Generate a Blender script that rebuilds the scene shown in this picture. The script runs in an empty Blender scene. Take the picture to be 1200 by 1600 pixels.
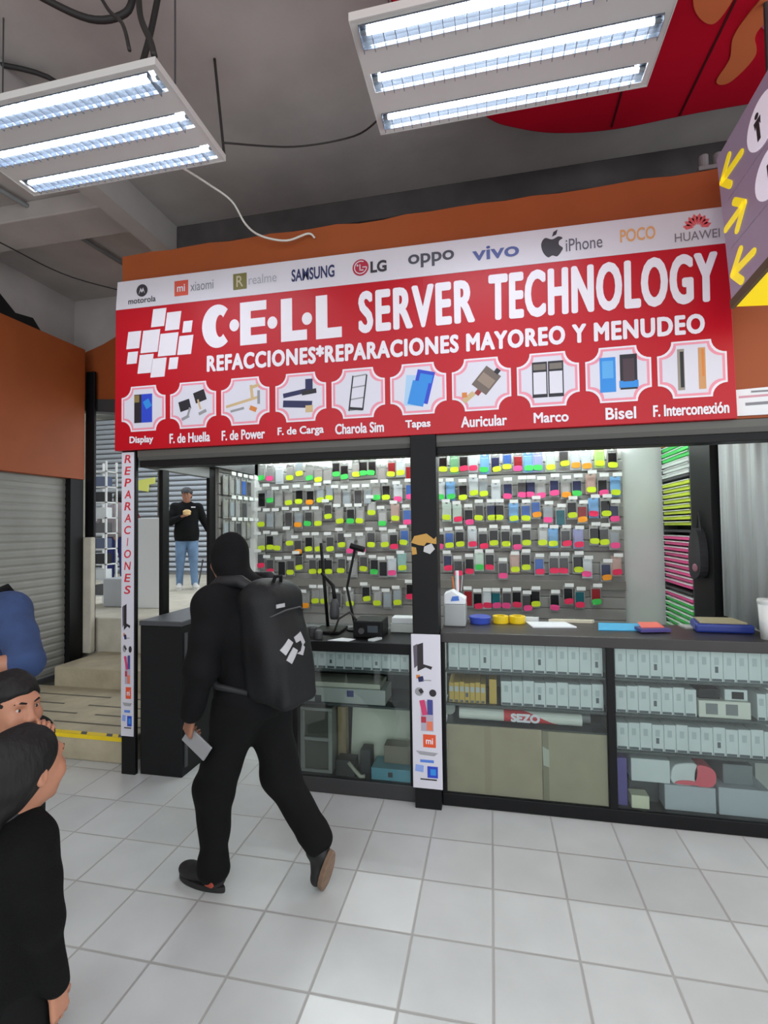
import bpy, bmesh, math, random
import numpy as np
from mathutils import Vector, Matrix

random.seed(7)
S = bpy.context.scene
COL = S.collection

# ------------------------------------------------------------------ camera, world, exposure
cam_d = bpy.data.cameras.new('camera')
cam = bpy.data.objects.new('camera', cam_d)
COL.objects.link(cam)
S.camera = cam
cam_d.sensor_fit = 'VERTICAL'
cam_d.sensor_height = 24.0
cam_d.lens = 24.0 * 775.47 / 1600.0
cam_d.clip_start = 0.05
cam_d.clip_end = 60
R_ = Vector((0.97769475, 0.20960838, -0.01331568))
U_ = Vector((0.01953404, -0.02762426, 0.9994275))
F_ = Vector((-0.20912054, 0.97739512, 0.0311026))
M = Matrix.Identity(4)
for i in range(3):
    M[i][0], M[i][1], M[i][2] = R_[i], U_[i], -F_[i]
M[0][3], M[1][3], M[2][3] = 0.68258, -3.0832, 1.69538
cam.matrix_world = M

W = bpy.data.worlds.new('world')
S.world = W
W.use_nodes = True
bg = W.node_tree.nodes['Background']
bg.inputs[0].default_value = (0.93, 0.97, 1.0, 1)
WORLD_STRENGTH = 1.3
bg.inputs[1].default_value = WORLD_STRENGTH
TUBE_STRENGTH = 25.0
SHOP_STRENGTH = 34.0
S.view_settings.view_transform = 'Standard'
S.view_settings.look = 'None'
S.view_settings.exposure = 0.55
S.view_settings.gamma = 1.0
S.view_settings.use_curve_mapping = False
S.cycles.max_bounces = 8
S.cycles.transparent_max_bounces = 12

# ------------------------------------------------------------------ helpers
def lin(c):
    return tuple(((x / 255.0) / 12.92 if x / 255.0 <= 0.04045 else ((x / 255.0 + 0.055) / 1.055) ** 2.4) for x in c)

MATS = {}
def mat(name, rgb, rough=0.6, metal=0.0, var=0.0, scale=8.0, spec=0.5, bump=0.0, bscale=60.0, stretch=None, coat=0.0):
    if name in MATS:
        return MATS[name]
    m = bpy.data.materials.new(name)
    m.use_nodes = True
    nt = m.node_tree
    b = nt.nodes['Principled BSDF']
    c = lin(rgb)
    b.inputs['Base Color'].default_value = (*c, 1)
    b.inputs['Roughness'].default_value = rough
    b.inputs['Metallic'].default_value = metal
    b.inputs['Specular IOR Level'].default_value = spec
    b.inputs['Coat Weight'].default_value = coat
    if var > 0 or bump > 0:
        tc = nt.nodes.new('ShaderNodeTexCoord')
        mp = nt.nodes.new('ShaderNodeMapping')
        nt.links.new(tc.outputs['Object'], mp.inputs[0])
        if stretch:
            mp.inputs['Scale'].default_value = stretch
    if var > 0:
        n = nt.nodes.new('ShaderNodeTexNoise')
        n.inputs['Scale'].default_value = scale
        n.inputs['Detail'].default_value = 5
        nt.links.new(mp.outputs[0], n.inputs['Vector'])
        r = nt.nodes.new('ShaderNodeValToRGB')
        r.color_ramp.elements[0].position = 0.3
        r.color_ramp.elements[1].position = 0.7
        r.color_ramp.elements[0].color = (*[x * (1 - var) for x in c], 1)
        r.color_ramp.elements[1].color = (*[min(1, x * (1 + var)) for x in c], 1)
        nt.links.new(n.outputs['Fac'], r.inputs[0])
        nt.links.new(r.outputs[0], b.inputs['Base Color'])
    if bump > 0:
        n2 = nt.nodes.new('ShaderNodeTexNoise')
        n2.inputs['Scale'].default_value = bscale
        n2.inputs['Detail'].default_value = 4
        nt.links.new(mp.outputs[0], n2.inputs['Vector'])
        bp = nt.nodes.new('ShaderNodeBump')
        bp.inputs['Strength'].default_value = bump
        bp.inputs['Distance'].default_value = 0.01
        nt.links.new(n2.outputs['Fac'], bp.inputs['Height'])
        nt.links.new(bp.outputs[0], b.inputs['Normal'])
    MATS[name] = m
    return m

def emit(name, rgb, strength):
    if name in MATS:
        return MATS[name]
    m = bpy.data.materials.new(name)
    m.use_nodes = True
    b = m.node_tree.nodes['Principled BSDF']
    b.inputs['Base Color'].default_value = (0.8, 0.8, 0.8, 1)
    b.inputs['Emission Color'].default_value = (*lin(rgb), 1)
    b.inputs['Emission Strength'].default_value = strength
    MATS[name] = m
    return m

def glass(name, tint=(0.93, 0.97, 0.96), gloss=0.06, rough=0.02):
    if name in MATS:
        return MATS[name]
    m = bpy.data.materials.new(name)
    m.use_nodes = True
    nt = m.node_tree
    nt.nodes.remove(nt.nodes['Principled BSDF'])
    out = nt.nodes['Material Output']
    t = nt.nodes.new('ShaderNodeBsdfTransparent')
    t.inputs[0].default_value = (*tint, 1)
    g = nt.nodes.new('ShaderNodeBsdfGlossy')
    g.inputs['Roughness'].default_value = rough
    fr = nt.nodes.new('ShaderNodeFresnel')
    fr.inputs[0].default_value = 1.45
    mx = nt.nodes.new('ShaderNodeMixShader')
    nt.links.new(fr.outputs[0], mx.inputs[0])
    nt.links.new(t.outputs[0], mx.inputs[1])
    nt.links.new(g.outputs[0], mx.inputs[2])
    nt.links.new(mx.outputs[0], out.inputs[0])
    MATS[name] = m
    return m

class MB:
    """collects shapes into ONE mesh"""
    def __init__(s):
        s.v, s.f, s.m = [], [], []
    def add(s, vs, fs, m=0, T=None):
        o = len(s.v)
        for p in vs:
            p = Vector(p)
            s.v.append(tuple(T @ p) if T is not None else tuple(p))
        for f in fs:
            s.f.append([o + i for i in f]); s.m.append(m)
        return s
    def box(s, x0, x1, y0, y1, z0, z1, m=0, T=None):
        vs = [(x0, y0, z0), (x1, y0, z0), (x1, y1, z0), (x0, y1, z0), (x0, y0, z1), (x1, y0, z1), (x1, y1, z1), (x0, y1, z1)]
        return s.add(vs, [(0, 3, 2, 1), (4, 5, 6, 7), (0, 1, 5, 4), (1, 2, 6, 5), (2, 3, 7, 6), (3, 0, 4, 7)], m, T)
    def prism(s, pts, d0, d1, m=0, plane='xz', T=None):
        """extrudes a 2D outline; plane xz: along y, xy: along z, yz: along x"""
        n = len(pts)
        def P(a, b, d):
            return (a, d, b) if plane == 'xz' else ((a, b, d) if plane == 'xy' else (d, a, b))
        vs = [P(a, b, d0) for a, b in pts] + [P(a, b, d1) for a, b in pts]
        fs = [tuple(range(n)), tuple(range(2 * n - 1, n - 1, -1))]
        fs += [(i, i + n, (i + 1) % n + n, (i + 1) % n) for i in range(n)]
        return s.add(vs, fs, m, T)
    def tube(s, pts, r, n=10, m=0, closed=False):
        pts = [Vector(p) for p in pts]
        L = len(pts)
        rr = r if isinstance(r, (list, tuple)) else [r] * L
        vs, fs = [], []
        prev = None
        for i, p in enumerate(pts):
            t = (pts[min(i + 1, L - 1)] - pts[max(i - 1, 0)])
            t = t.normalized() if t.length > 1e-9 else Vector((0, 0, 1))
            if prev is None:
                a = Vector((0, 0, 1)) if abs(t.z) < 0.9 else Vector((1, 0, 0))
                u = t.cross(a).normalized()
            else:
                u = (prev - t * prev.dot(t)).normalized()
            w = t.cross(u)
            prev = u
            for k in range(n):
                an = 2 * math.pi * k / n
                vs.append(p + (u * math.cos(an) + w * math.sin(an)) * rr[i])
        for i in range(L - 1):
            for k in range(n):
                fs.append((i * n + k, i * n + (k + 1) % n, (i + 1) * n + (k + 1) % n, (i + 1) * n + k))
        fs.append(tuple(range(n - 1, -1, -1)))
        fs.append(tuple(range((L - 1) * n, L * n)))
        return s.add(vs, fs, m)
    def lathe(s, prof, c=(0, 0, 0), n=24, m=0, T=None):
        vs, fs = [], []
        L = len(prof)
        for r, z in prof:
            for k in range(n):
                an = 2 * math.pi * k / n
                vs.append((c[0] + r * math.cos(an), c[1] + r * math.sin(an), c[2] + z))
        for i in range(L - 1):
            for k in range(n):
                fs.append((i * n + k, i * n + (k + 1) % n, (i + 1) * n + (k + 1) % n, (i + 1) * n + k))
        fs.append(tuple(range(n - 1, -1, -1)))
        fs.append(tuple(range((L - 1) * n, L * n)))
        return s.add(vs, fs, m, T)
    def ball(s, c, r, n=12, m=0, T=None):
        if not isinstance(r, (list, tuple)):
            r = (r, r, r)
        vs, fs = [(c[0], c[1], c[2] - r[2])], []
        h = n // 2
        for i in range(1, h):
            ph = math.pi * i / h
            for k in range(n):
                an = 2 * math.pi * k / n
                vs.append((c[0] + r[0] * math.sin(ph) * math.cos(an), c[1] + r[1] * math.sin(ph) * math.sin(an), c[2] - r[2] * math.cos(ph)))
        vs.append((c[0], c[1], c[2] + r[2]))
        for k in range(n):
            fs.append((0, 1 + (k + 1) % n, 1 + k))
            fs.append((len(vs) - 1, len(vs) - 1 - n + k, len(vs) - 1 - n + (k + 1) % n))
        for i in range(h - 2):
            for k in range(n):
                fs.append((1 + i * n + k, 1 + i * n + (k + 1) % n, 1 + (i + 1) * n + (k + 1) % n, 1 + (i + 1) * n + k))
        return s.add(vs, fs, m, T)
    def build(s, name, mats, parent=None, bevel=0.0, smooth=False, seg=2):
        me = bpy.data.meshes.new(name)
        me.from_pydata(s.v, [], s.f)
        if not isinstance(mats, (list, tuple)):
            mats = [mats]
        for m in mats:
            me.materials.append(m)
        if len(mats) > 1:
            me.polygons.foreach_set('material_index', s.m)
        bm = bmesh.new(); bm.from_mesh(me)
        bmesh.ops.recalc_face_normals(bm, faces=bm.faces)
        bm.to_mesh(me); bm.free()
        if smooth:
            me.polygons.foreach_set('use_smooth', [True] * len(me.polygons))
        o = bpy.data.objects.new(name, me)
        COL.objects.link(o)
        if parent is not None:
            o.parent = parent
        if bevel > 0:
            b = o.modifiers.new('bevel', 'BEVEL')
            b.width = bevel; b.segments = seg; b.limit_method = 'ANGLE'; b.angle_limit = 0.7
        return o

def tag(o, label, cat, group=None, kind=None):
    o['label'] = label; o['category'] = cat
    if group: o['group'] = group
    if kind: o['kind'] = kind
    return o

def empty(name, label=None, cat=None, group=None, loc=(0, 0, 0)):
    """an Empty at the thing's base; parts keep world coordinates when loc is the origin offset in their matrices"""
    o = bpy.data.objects.new(name, None)
    o.empty_display_size = 0.1
    COL.objects.link(o)
    o.location = loc
    if label: tag(o, label, cat, group)
    return o

def adopt(o, parent):
    """parent o (built in world coordinates) to an Empty standing at its own place"""
    o.parent = parent
    o.matrix_parent_inverse = Matrix.Translation(Vector(parent.location)).inverted()
    return o

def struct(o):
    o['kind'] = 'structure'
    return o

def ordinal(n):
    return '%d%s' % (n, 'th' if 10 <= n % 100 <= 20 else {1: 'st', 2: 'nd', 3: 'rd'}.get(n % 10, 'th'))

def text_obj(s, cx, cz, w, h, y, m, parent=None, name='lettering', bold=0.0, fat=0.0, depth=0.002, shear=0.0, rot=0.0, space=1.0, T=None, flip=False):
    """text fitted to a w x h box centred at (cx, cz) in a vertical plane that faces -y (or placed by T in its own xy plane)"""
    cu = bpy.data.curves.new('txt', 'FONT')
    cu.body = s; cu.size = 1.0; cu.offset = bold; cu.shear = shear; cu.space_character = space
    cu.resolution_u = 4
    t = bpy.data.objects.new('txt', cu)
    COL.objects.link(t)
    dg = bpy.context.evaluated_depsgraph_get(); dg.update()
    me = bpy.data.meshes.new_from_object(t.evaluated_get(dg))
    bpy.data.objects.remove(t); bpy.data.curves.remove(cu)
    n = len(me.vertices)
    co = np.empty(n * 3); me.vertices.foreach_get('co', co); co = co.reshape(-1, 3)
    lo, hi = co.min(0), co.max(0)
    x = (co[:, 0] - (lo[0] + hi[0]) / 2) * (w - 2 * fat) / (hi[0] - lo[0])
    z = (co[:, 1] - (lo[1] + hi[1]) / 2) * (h - 2 * fat) / (hi[1] - lo[1])
    if flip:
        x, z = -x, -z
    c, sn = math.cos(rot), math.sin(rot)
    x, z = c * x - sn * z, sn * x + c * z
    if T is None:
        out = np.stack([x + cx, np.full(n, y), z + cz], 1)
    else:
        out = np.array([tuple(T @ Vector((a + cx, b + cz, y))) for a, b in zip(x, z)])
    me.vertices.foreach_set('co', out.ravel())
    if fat:
        # heavier strokes: the same outlines again around a small circle, one mesh
        fs = [tuple(q.vertices) for q in me.polygons]
        V, Fs = [], []
        for k in range(13):
            a = 2 * math.pi * k / 12
            dx, dz = (fat * math.cos(a), fat * math.sin(a)) if k < 12 else (0, 0)
            o_ = len(V)
            V += [(q[0] + dx, q[1] - 0.00003 * k, q[2] + dz) for q in out]
            Fs += [tuple(o_ + i for i in f) for f in fs]
        bpy.data.meshes.remove(me)
        me = bpy.data.meshes.new(name); me.from_pydata(V, [], Fs)
    me.materials.clear(); me.materials.append(m)
    me.polygons.foreach_set('use_smooth', [False] * len(me.polygons))
    me.update()
    me.name = name
    o = bpy.data.objects.new(name, me)
    COL.objects.link(o)
    if parent is not None: o.parent = parent
    return o

def rect(cx, cz, w, h, rot=0.0, shear=0.0):
    c, s = math.cos(rot), math.sin(rot)
    out = []
    for a, b in ((-w / 2, -h / 2), (w / 2, -h / 2), (w / 2, h / 2), (-w / 2, h / 2)):
        a += shear * b
        out.append((cx + c * a - s * b, cz + s * a + c * b))
    return out

def disc(cx, cz, rx, rz=None, n=24, a0=0, a1=2 * math.pi):
    rz = rz or rx
    return [(cx + rx * math.cos(a0 + (a1 - a0) * i / n), cz + rz * math.sin(a0 + (a1 - a0) * i / n)) for i in range(n if a1 - a0 > 6.28 else n + 1)]

# ------------------------------------------------------------------ materials
m_lab = mat('white hook label', (236, 240, 238), 0.4)
m_black = mat('black aluminium', (15, 15, 17), 0.5, var=0.15, scale=6, spec=0.25)
m_black2 = mat('black laminate', (17, 18, 20), 0.55, var=0.15, scale=4, spec=0.3)
m_orange = mat('orange wall paint', (158, 76, 27), 0.6, var=0.07, scale=3, bump=0.05, bscale=30)
m_ceil = mat('grey plaster ceiling', (182, 176, 173), 0.9, var=0.12, scale=2.2, bump=0.25, bscale=14)
m_dark = mat('void shade black', (24, 23, 24), 0.95, var=0.3, scale=3)  # near-black colour stands in for deep shade in gaps and recesses
m_white = mat('white paint', (226, 229, 228), 0.5)
m_wallw = mat('shop white wall', (205, 211, 208), 0.6, var=0.03, scale=3)
m_shutter = mat('grey steel shutter', (140, 140, 134), 0.5, 0.1, var=0.1, scale=3)
m_bshutter = mat('pale steel shutter', (196, 204, 214), 0.45, 0.1)
m_conc = mat('tan concrete', (176, 166, 142), 0.85, var=0.14, scale=5, bump=0.3, bscale=40)
m_concl = mat('pale plaster', (198, 193, 178), 0.85, var=0.1, scale=6, bump=0.3, bscale=25)
m_red = mat('sign red vinyl', (186, 0, 26), 0.35, var=0.04, scale=2, spec=0.4)
m_bandw = mat('sign white band', (214, 210, 218), 0.35)
m_letter = mat('white vinyl letter', (235, 230, 238), 0.4)
m_grey = mat('mid grey plastic', (130, 132, 133), 0.5)
m_dgrey = mat('dark grey plastic', (66, 67, 69), 0.5)
m_steel = mat('steel', (170, 172, 175), 0.3, 0.9)
m_boxw = mat('white carton', (216, 222, 222), 0.55, var=0.04, scale=9)
m_card = mat('brown cardboard', (174, 160, 136), 0.85, var=0.06, scale=7)
m_paper = mat('white paper', (232, 236, 240), 0.6)
m_glass = glass('clear glass')
m_yellow = mat('yellow plastic', (240, 208, 20), 0.4)
m_wood = mat('raw wood', (150, 132, 100), 0.7, var=0.2, scale=3, stretch=(8, 1, 1))
def flat(rgb, rough=0.45):
    return mat('ink %d %d %d' % rgb, rgb, rough)

# ------------------------------------------------------------------ floor (procedural tiles)
def floor_mat():
    m = bpy.data.materials.new('white ceramic tiles')
    m.use_nodes = True
    nt = m.node_tree; N = nt.nodes; L = nt.links
    b = N['Principled BSDF']
    g = N.new('ShaderNodeNewGeometry')
    sx = N.new('ShaderNodeSeparateXYZ'); L.new(g.outputs['Position'], sx.inputs[0])
    def math_(op, a, bb=None):
        n = N.new('ShaderNodeMath'); n.operation = op
        for i, v in enumerate((a, bb)):
            if v is None: continue
            if isinstance(v, (int, float)): n.inputs[i].default_value = v
            else: L.new(v, n.inputs[i])
        return n.outputs[0]
    u = math_('DIVIDE', sx.outputs[0], 0.33); v = math_('DIVIDE', sx.outputs[1], 0.33)
    def edge(t):
        f = math_('FRACT', t)
        return math_('MINIMUM', f, math_('SUBTRACT', 1.0, f))
    d = math_('MINIMUM', edge(u), edge(v))
    grout = N.new('ShaderNodeMapRange'); L.new(d, grout.inputs[0])
    grout.inputs[1].default_value = 0.010; grout.inputs[2].default_value = 0.022
    iu = math_('FLOOR', u); iv = math_('FLOOR', v)
    cx = N.new('ShaderNodeCombineXYZ'); L.new(iu, cx.inputs[0]); L.new(iv, cx.inputs[1])
    wn = N.new('ShaderNodeTexWhiteNoise'); wn.noise_dimensions = '3D'; L.new(cx.outputs[0], wn.inputs[0])
    # two newer, whiter replacement tiles
    def is_tile(a, bb):
        p = math_('COMPARE', iu, a); q = math_('COMPARE', iv, bb)
        for n_ in (p.node, q.node): n_.inputs[2].default_value = 0.1
        return math_('MULTIPLY', p, q)
    new = math_('MAXIMUM', is_tile(0, -3), is_tile(0, -5))
    noise = N.new('ShaderNodeTexNoise'); noise.inputs['Scale'].default_value = 5; noise.inputs['Detail'].default_value = 7
    L.new(g.outputs['Position'], noise.inputs['Vector'])
    fine = N.new('ShaderNodeTexNoise'); fine.inputs['Scale'].default_value = 1.3; fine.inputs['Detail'].default_value = 3
    L.new(g.outputs['Position'], fine.inputs['Vector'])
    val = math_('ADD', math_('MULTIPLY', wn.outputs['Value'], 0.05), math_('ADD', math_('MULTIPLY', noise.outputs['Fac'], 0.10), math_('MULTIPLY', fine.outputs['Fac'], 0.10)))
    val = math_('ADD', val, math_('MULTIPLY', new, 0.13))
    ramp = N.new('ShaderNodeMapRange'); L.new(val, ramp.inputs[0])
    ramp.inputs[1].default_value = 0.0; ramp.inputs[2].default_value = 0.30
    ramp.inputs[3].default_value = 0.48; ramp.inputs[4].default_value = 0.80
    tile = N.new('ShaderNodeCombineColor')
    L.new(math_('MULTIPLY', ramp.outputs[0], 0.965), tile.inputs[0]); L.new(ramp.outputs[0], tile.inputs[1]); L.new(math_('MULTIPLY', ramp.outputs[0], 0.985), tile.inputs[2])
    mix = N.new('ShaderNodeMix'); mix.data_type = 'RGBA'
    L.new(grout.outputs[0], mix.inputs['Factor'])
    mix.inputs['A'].default_value = (0.40, 0.40, 0.38, 1)
    L.new(tile.outputs[0], mix.inputs['B'])
    L.new(mix.outputs['Result'], b.inputs['Base Color'])
    rr = N.new('ShaderNodeMapRange'); L.new(grout.outputs[0], rr.inputs[0])
    rr.inputs[3].default_value = 0.8; rr.inputs[4].default_value = 0.27
    L.new(rr.outputs[0], b.inputs['Roughness'])
    bp = N.new('ShaderNodeBump'); bp.inputs['Strength'].default_value = 0.35; bp.inputs['Distance'].default_value = 0.004
    L.new(grout.outputs[0], bp.inputs['Height']); L.new(bp.outputs[0], b.inputs['Normal'])
    return m
struct(MB().box(-8.4, 5, -9, 7.5, -0.12, 0).build('floor', floor_mat()))

# ------------------------------------------------------------------ ceiling, walls
struct(MB().box(-8.4, 4.6, -3.3, 1.9, 4.4, 4.52).build('ceiling', m_ceil))
struct(MB().box(-1.9, 4.6, 1.35, 1.45, 3.2, 4.4).build('wall_void', m_dark))  # painted near-black to read as the unlit recess above the shop
struct(MB().box(-8.3, -1.9, 1.79, 1.86, 3.3, 4.4).build('wall_passage_head', m_ceil))
struct(MB().box(-4.3, -4.05, -9, 1.79, 2.3, 4.4).build('wall_left_upper', m_ceil))
struct(MB().prism([(0.05, 3.62), (1.30, 3.62), (1.42, 3.80), (1.25, 3.98), (1.05, 3.95), (0.8, 4.14), (0.5, 4.08), (0.05, 4.15)], -4.06, -4.045, plane='yz').build('wall_gap_shade', m_dark))  # flat dark sheet on the wall, painted as the shade inside a gap
fas = MB()
top_ = [(-1.90, 3.69)]
for i in range(34):
    k_ = 33 - i
    top_.append((3.45 - k_ * 0.155, 3.70 - 0.004 * (k_ % 3) - (0.012 if k_ in (7, 8, 15, 22, 23) else 0) + 0.002 * math.sin(k_ * 1.7)))
top_ = [q for q in top_ if q[0] > -1.85 or q[0] == -1.90] + [(4.6, 3.715)]
n_ = len(top_)
vs_ = [(x, y, z) for y in (0.0, 0.14) for x, zt_ in top_ for z in (2.27, zt_)]
fs_ = []
for i in range(n_ - 1):
    a, b = 2 * i, 2 * n_ + 2 * i
    fs_ += [(a, a + 2, a + 3, a + 1), (b, b + 1, b + 3, b + 2), (a + 1, a + 3, b + 3, b + 1), (a, b, b + 2, a + 2)]
fs_ += [(0, 1, 2 * n_ + 1, 2 * n_), (2 * n_ - 2, 4 * n_ - 2, 4 * n_ - 1, 2 * n_ - 1)]
fas.add(vs_, fs_)
struct(fas.build('wall_front', m_orange))
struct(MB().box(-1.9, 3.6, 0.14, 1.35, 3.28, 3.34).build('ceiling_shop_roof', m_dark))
struct(MB().box(2.46, 4.6, 0.02, 0.14, 0, 2.27).build('wall_front_right', m_shutter))
# ceiling beams and a darker grey strip behind the front
struct(MB().box(-2.16, -2.00, -1.1, 1.35, 4.14, 4.4).build('ceiling_beam', m_ceil))
struct(MB().box(-7, -2.16, 0.20, 0.55, 4.25, 4.4).build('ceiling_beam', m_ceil, bevel=0.01))
struct(MB().box(-2.0, 5, 0.78, 1.35, 4.20, 4.4).build('ceiling_beam', mat('dark grey beam', (78, 74, 75), 0.95, var=0.3, scale=3), bevel=0.01))

# left side of the hall: orange fascia above a shop closed by a shutter
struct(MB().box(-3.75, -3.65, -9, 1.53, 2.26, 3.70).build('wall_left', m_orange, bevel=0.006))
struct(MB().box(-4.6, -3.80, -9, 1.53, 0.0, 2.26).build('wall_left_core', m_dark))
struct(MB().box(-3.80, -3.665, 1.36, 1.53, 0.19, 2.26).build('trim_1', m_black))
struct(MB().box(-3.715, -3.60, 1.605, 1.638, 0.376, 3.48).build('trim_2', m_black, bevel=0.006))
sh = MB()
prof = []
z = 0.02
while z < 2.27:
    prof += [(-3.735, z), (-3.729, z + 0.02), (-3.729, z + 0.055), (-3.735, z + 0.07)]
    z += 0.075
for i in range(len(prof) - 1):
    (x0, z0), (x1, z1) = prof[i], prof[i + 1]
    sh.add([(x0, -8, z0), (x0, 1.36, z0), (x1, 1.36, z1), (x1, -8, z1)], [(0, 1, 2, 3)])
sh_root = empty('roller_shutter', 'closed grey roller shutter under the orange fascia on the left wall', 'shutter', loc=(-3.73, 0.5, 0))
adopt(sh.build('shutter_curtain', m_shutter), sh_root)
adopt(MB().box(-3.76, -3.70, 0.1, 1.36, 0.192, 0.235).build('bottom_bar', m_dgrey), sh_root)

# steps on the left
def stair(name, x0, x1, y0, y1, z0, z1):
    return struct(MB().box(x0, x1, y0, y1, z0, z1).build(name, m_conc, bevel=0.012))
stair('floor_step_lower', -3.76, -1.9, 0.09, 1.05, 0, 0.19)
stair('floor_step_upper', -3.53, -1.9, 1.04, 1.66, 0, 0.375)
struct(MB().box(-8.3, -1.9, 1.64, 7.5, 0.0, 0.745).build('floor_platform', m_concl, bevel=0.015))
gr = MB()
for y in (0.27, 0.44, 0.62, 0.82):
    for x0, x1 in (((-3.5, -3.0), (-2.75, -1.95)) if y in (0.27, 0.62) else ((-3.7, -2.7), (-2.52, -1.95))):
        gr.box(x0, x1, y, y + 0.018, 0.1895, 0.1925)
struct(gr.build('floor_step_groove_strip', mat('groove dirt', (96, 92, 82), 0.9)))
tp = MB().box(-3.5, -1.93, 0.085, 0.135, 0.19, 0.194)
tp.box(-3.5, -1.93, 0.082, 0.087, 0.165, 0.194)
t_ = tag(tp.build('hazard_tape', m_yellow), 'yellow hazard tape along the edge of the lowest concrete step', 'tape')
sm = MB()
for x in (-2.10, -2.32, -2.0):
    sm.prism([(x, 0.09), (x + 0.05, 0.09), (x + 0.02, 0.132), (x - 0.03, 0.132)], 0.1942, 0.1950, plane='xy')
adopt(sm.build('black_stripes', m_dgrey), t_)
struct(MB().box(-3.68, -3.57, 1.535, 1.60, 0.3755, 1.63).build('trim_3', m_concl, bevel=0.01))
# half wall and sill seen through the side of the shop
struct(MB().box(-3.78, -3.27, 2.28, 2.34, 0.745, 1.85).build('wall_half', m_white, bevel=0.01))
# orange lintel over the passage and the dark head under it
struct(MB().prism([(-4.2, 3.22), (-1.9, 3.05), (-1.9, 4.14), (-2.9, 4.08), (-3.55, 3.80), (-4.2, 3.60)], 1.67, 1.77).build('wall_passage_lintel', m_orange))
struct(MB().prism([(-4.2, 3.10), (-1.9, 2.86), (-1.9, 3.06), (-4.2, 3.22)], 1.66, 1.80).build('trim_4', m_dgrey))
# passage behind: walls, ceiling
struct(MB().box(-8.3, -1.9, 1.80, 7.5, 4.35, 4.42).build('ceiling_passage', m_white))
struct(MB().box(-8.4, -8.3, 1.45, 7.5, 0, 4.42).build('wall_passage_left', m_concl))
struct(MB().box(-8.3, -1.9, 7.4, 7.5, 0.745, 4.42).build('wall_passage_back', m_concl))
def back_shutter(x0, x1, y, label):
    b = MB()
    z = 0.80
    while z < 4.2:
        b.add([(x0, y, z), (x1, y, z), (x1, y - 0.035, z + 0.03), (x0, y - 0.035, z + 0.03)], [(0, 1, 2, 3)], 0)
        b.add([(x0, y - 0.035, z + 0.03), (x1, y - 0.035, z + 0.03), (x1, y - 0.02, z + 0.085), (x0, y - 0.02, z + 0.085)], [(0, 1, 2, 3)], 0)
        b.add([(x0, y - 0.02, z + 0.085), (x1, y - 0.02, z + 0.085), (x1, y, z + 0.11), (x0, y, z + 0.11)], [(0, 1, 2, 3)], 1)
        z += 0.11
    r = empty('roller_shutter', label, 'shutter', loc=((x0 + x1) / 2, y, 0.745))
    adopt(b.build('shutter_curtain', [m_bshutter, m_dgrey]), r)
    adopt(MB().box(x0, x1, y - 0.05, y, 0.746, 0.80).build('bottom_bar', m_grey), r)
back_shutter(-6.32, -4.6, 6.5, 'pale slatted shutter behind the man in a cap, right of the black post')
back_shutter(-8.25, -6.42, 6.5, 'pale slatted shutter with a yellow notice, seen above the half wall')
ny = tag(MB().prism([(-6.9, 2.60), (-6.62, 2.54), (-6.6, 2.70), (-6.45, 2.72), (-6.45, 2.86), (-6.9, 2.80)], 6.43, 6.445).build('notice', mat('pale yellow print', (228, 232, 120), 0.6)), 'pale yellow notice stuck on the back shutter above the half wall', 'notice')
# unseen lamp added to brighten the back passage
pl = empty('added_passage_lamp', 'unseen white tube lamp added on the ceiling of the back passage', 'lamp', loc=(-4.4, 3.9, 4.31))
adopt(MB().box(-4.5, -4.3, 2.2, 5.6, 4.31, 4.35).build('lamp_body', m_white), pl)
adopt(MB().tube([(-4.4, 2.3, 4.285), (-4.4, 5.5, 4.285)], 0.02, 10).build('tube', emit('added passage tube', (235, 242, 255), 75.0), smooth=True), pl)
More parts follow.
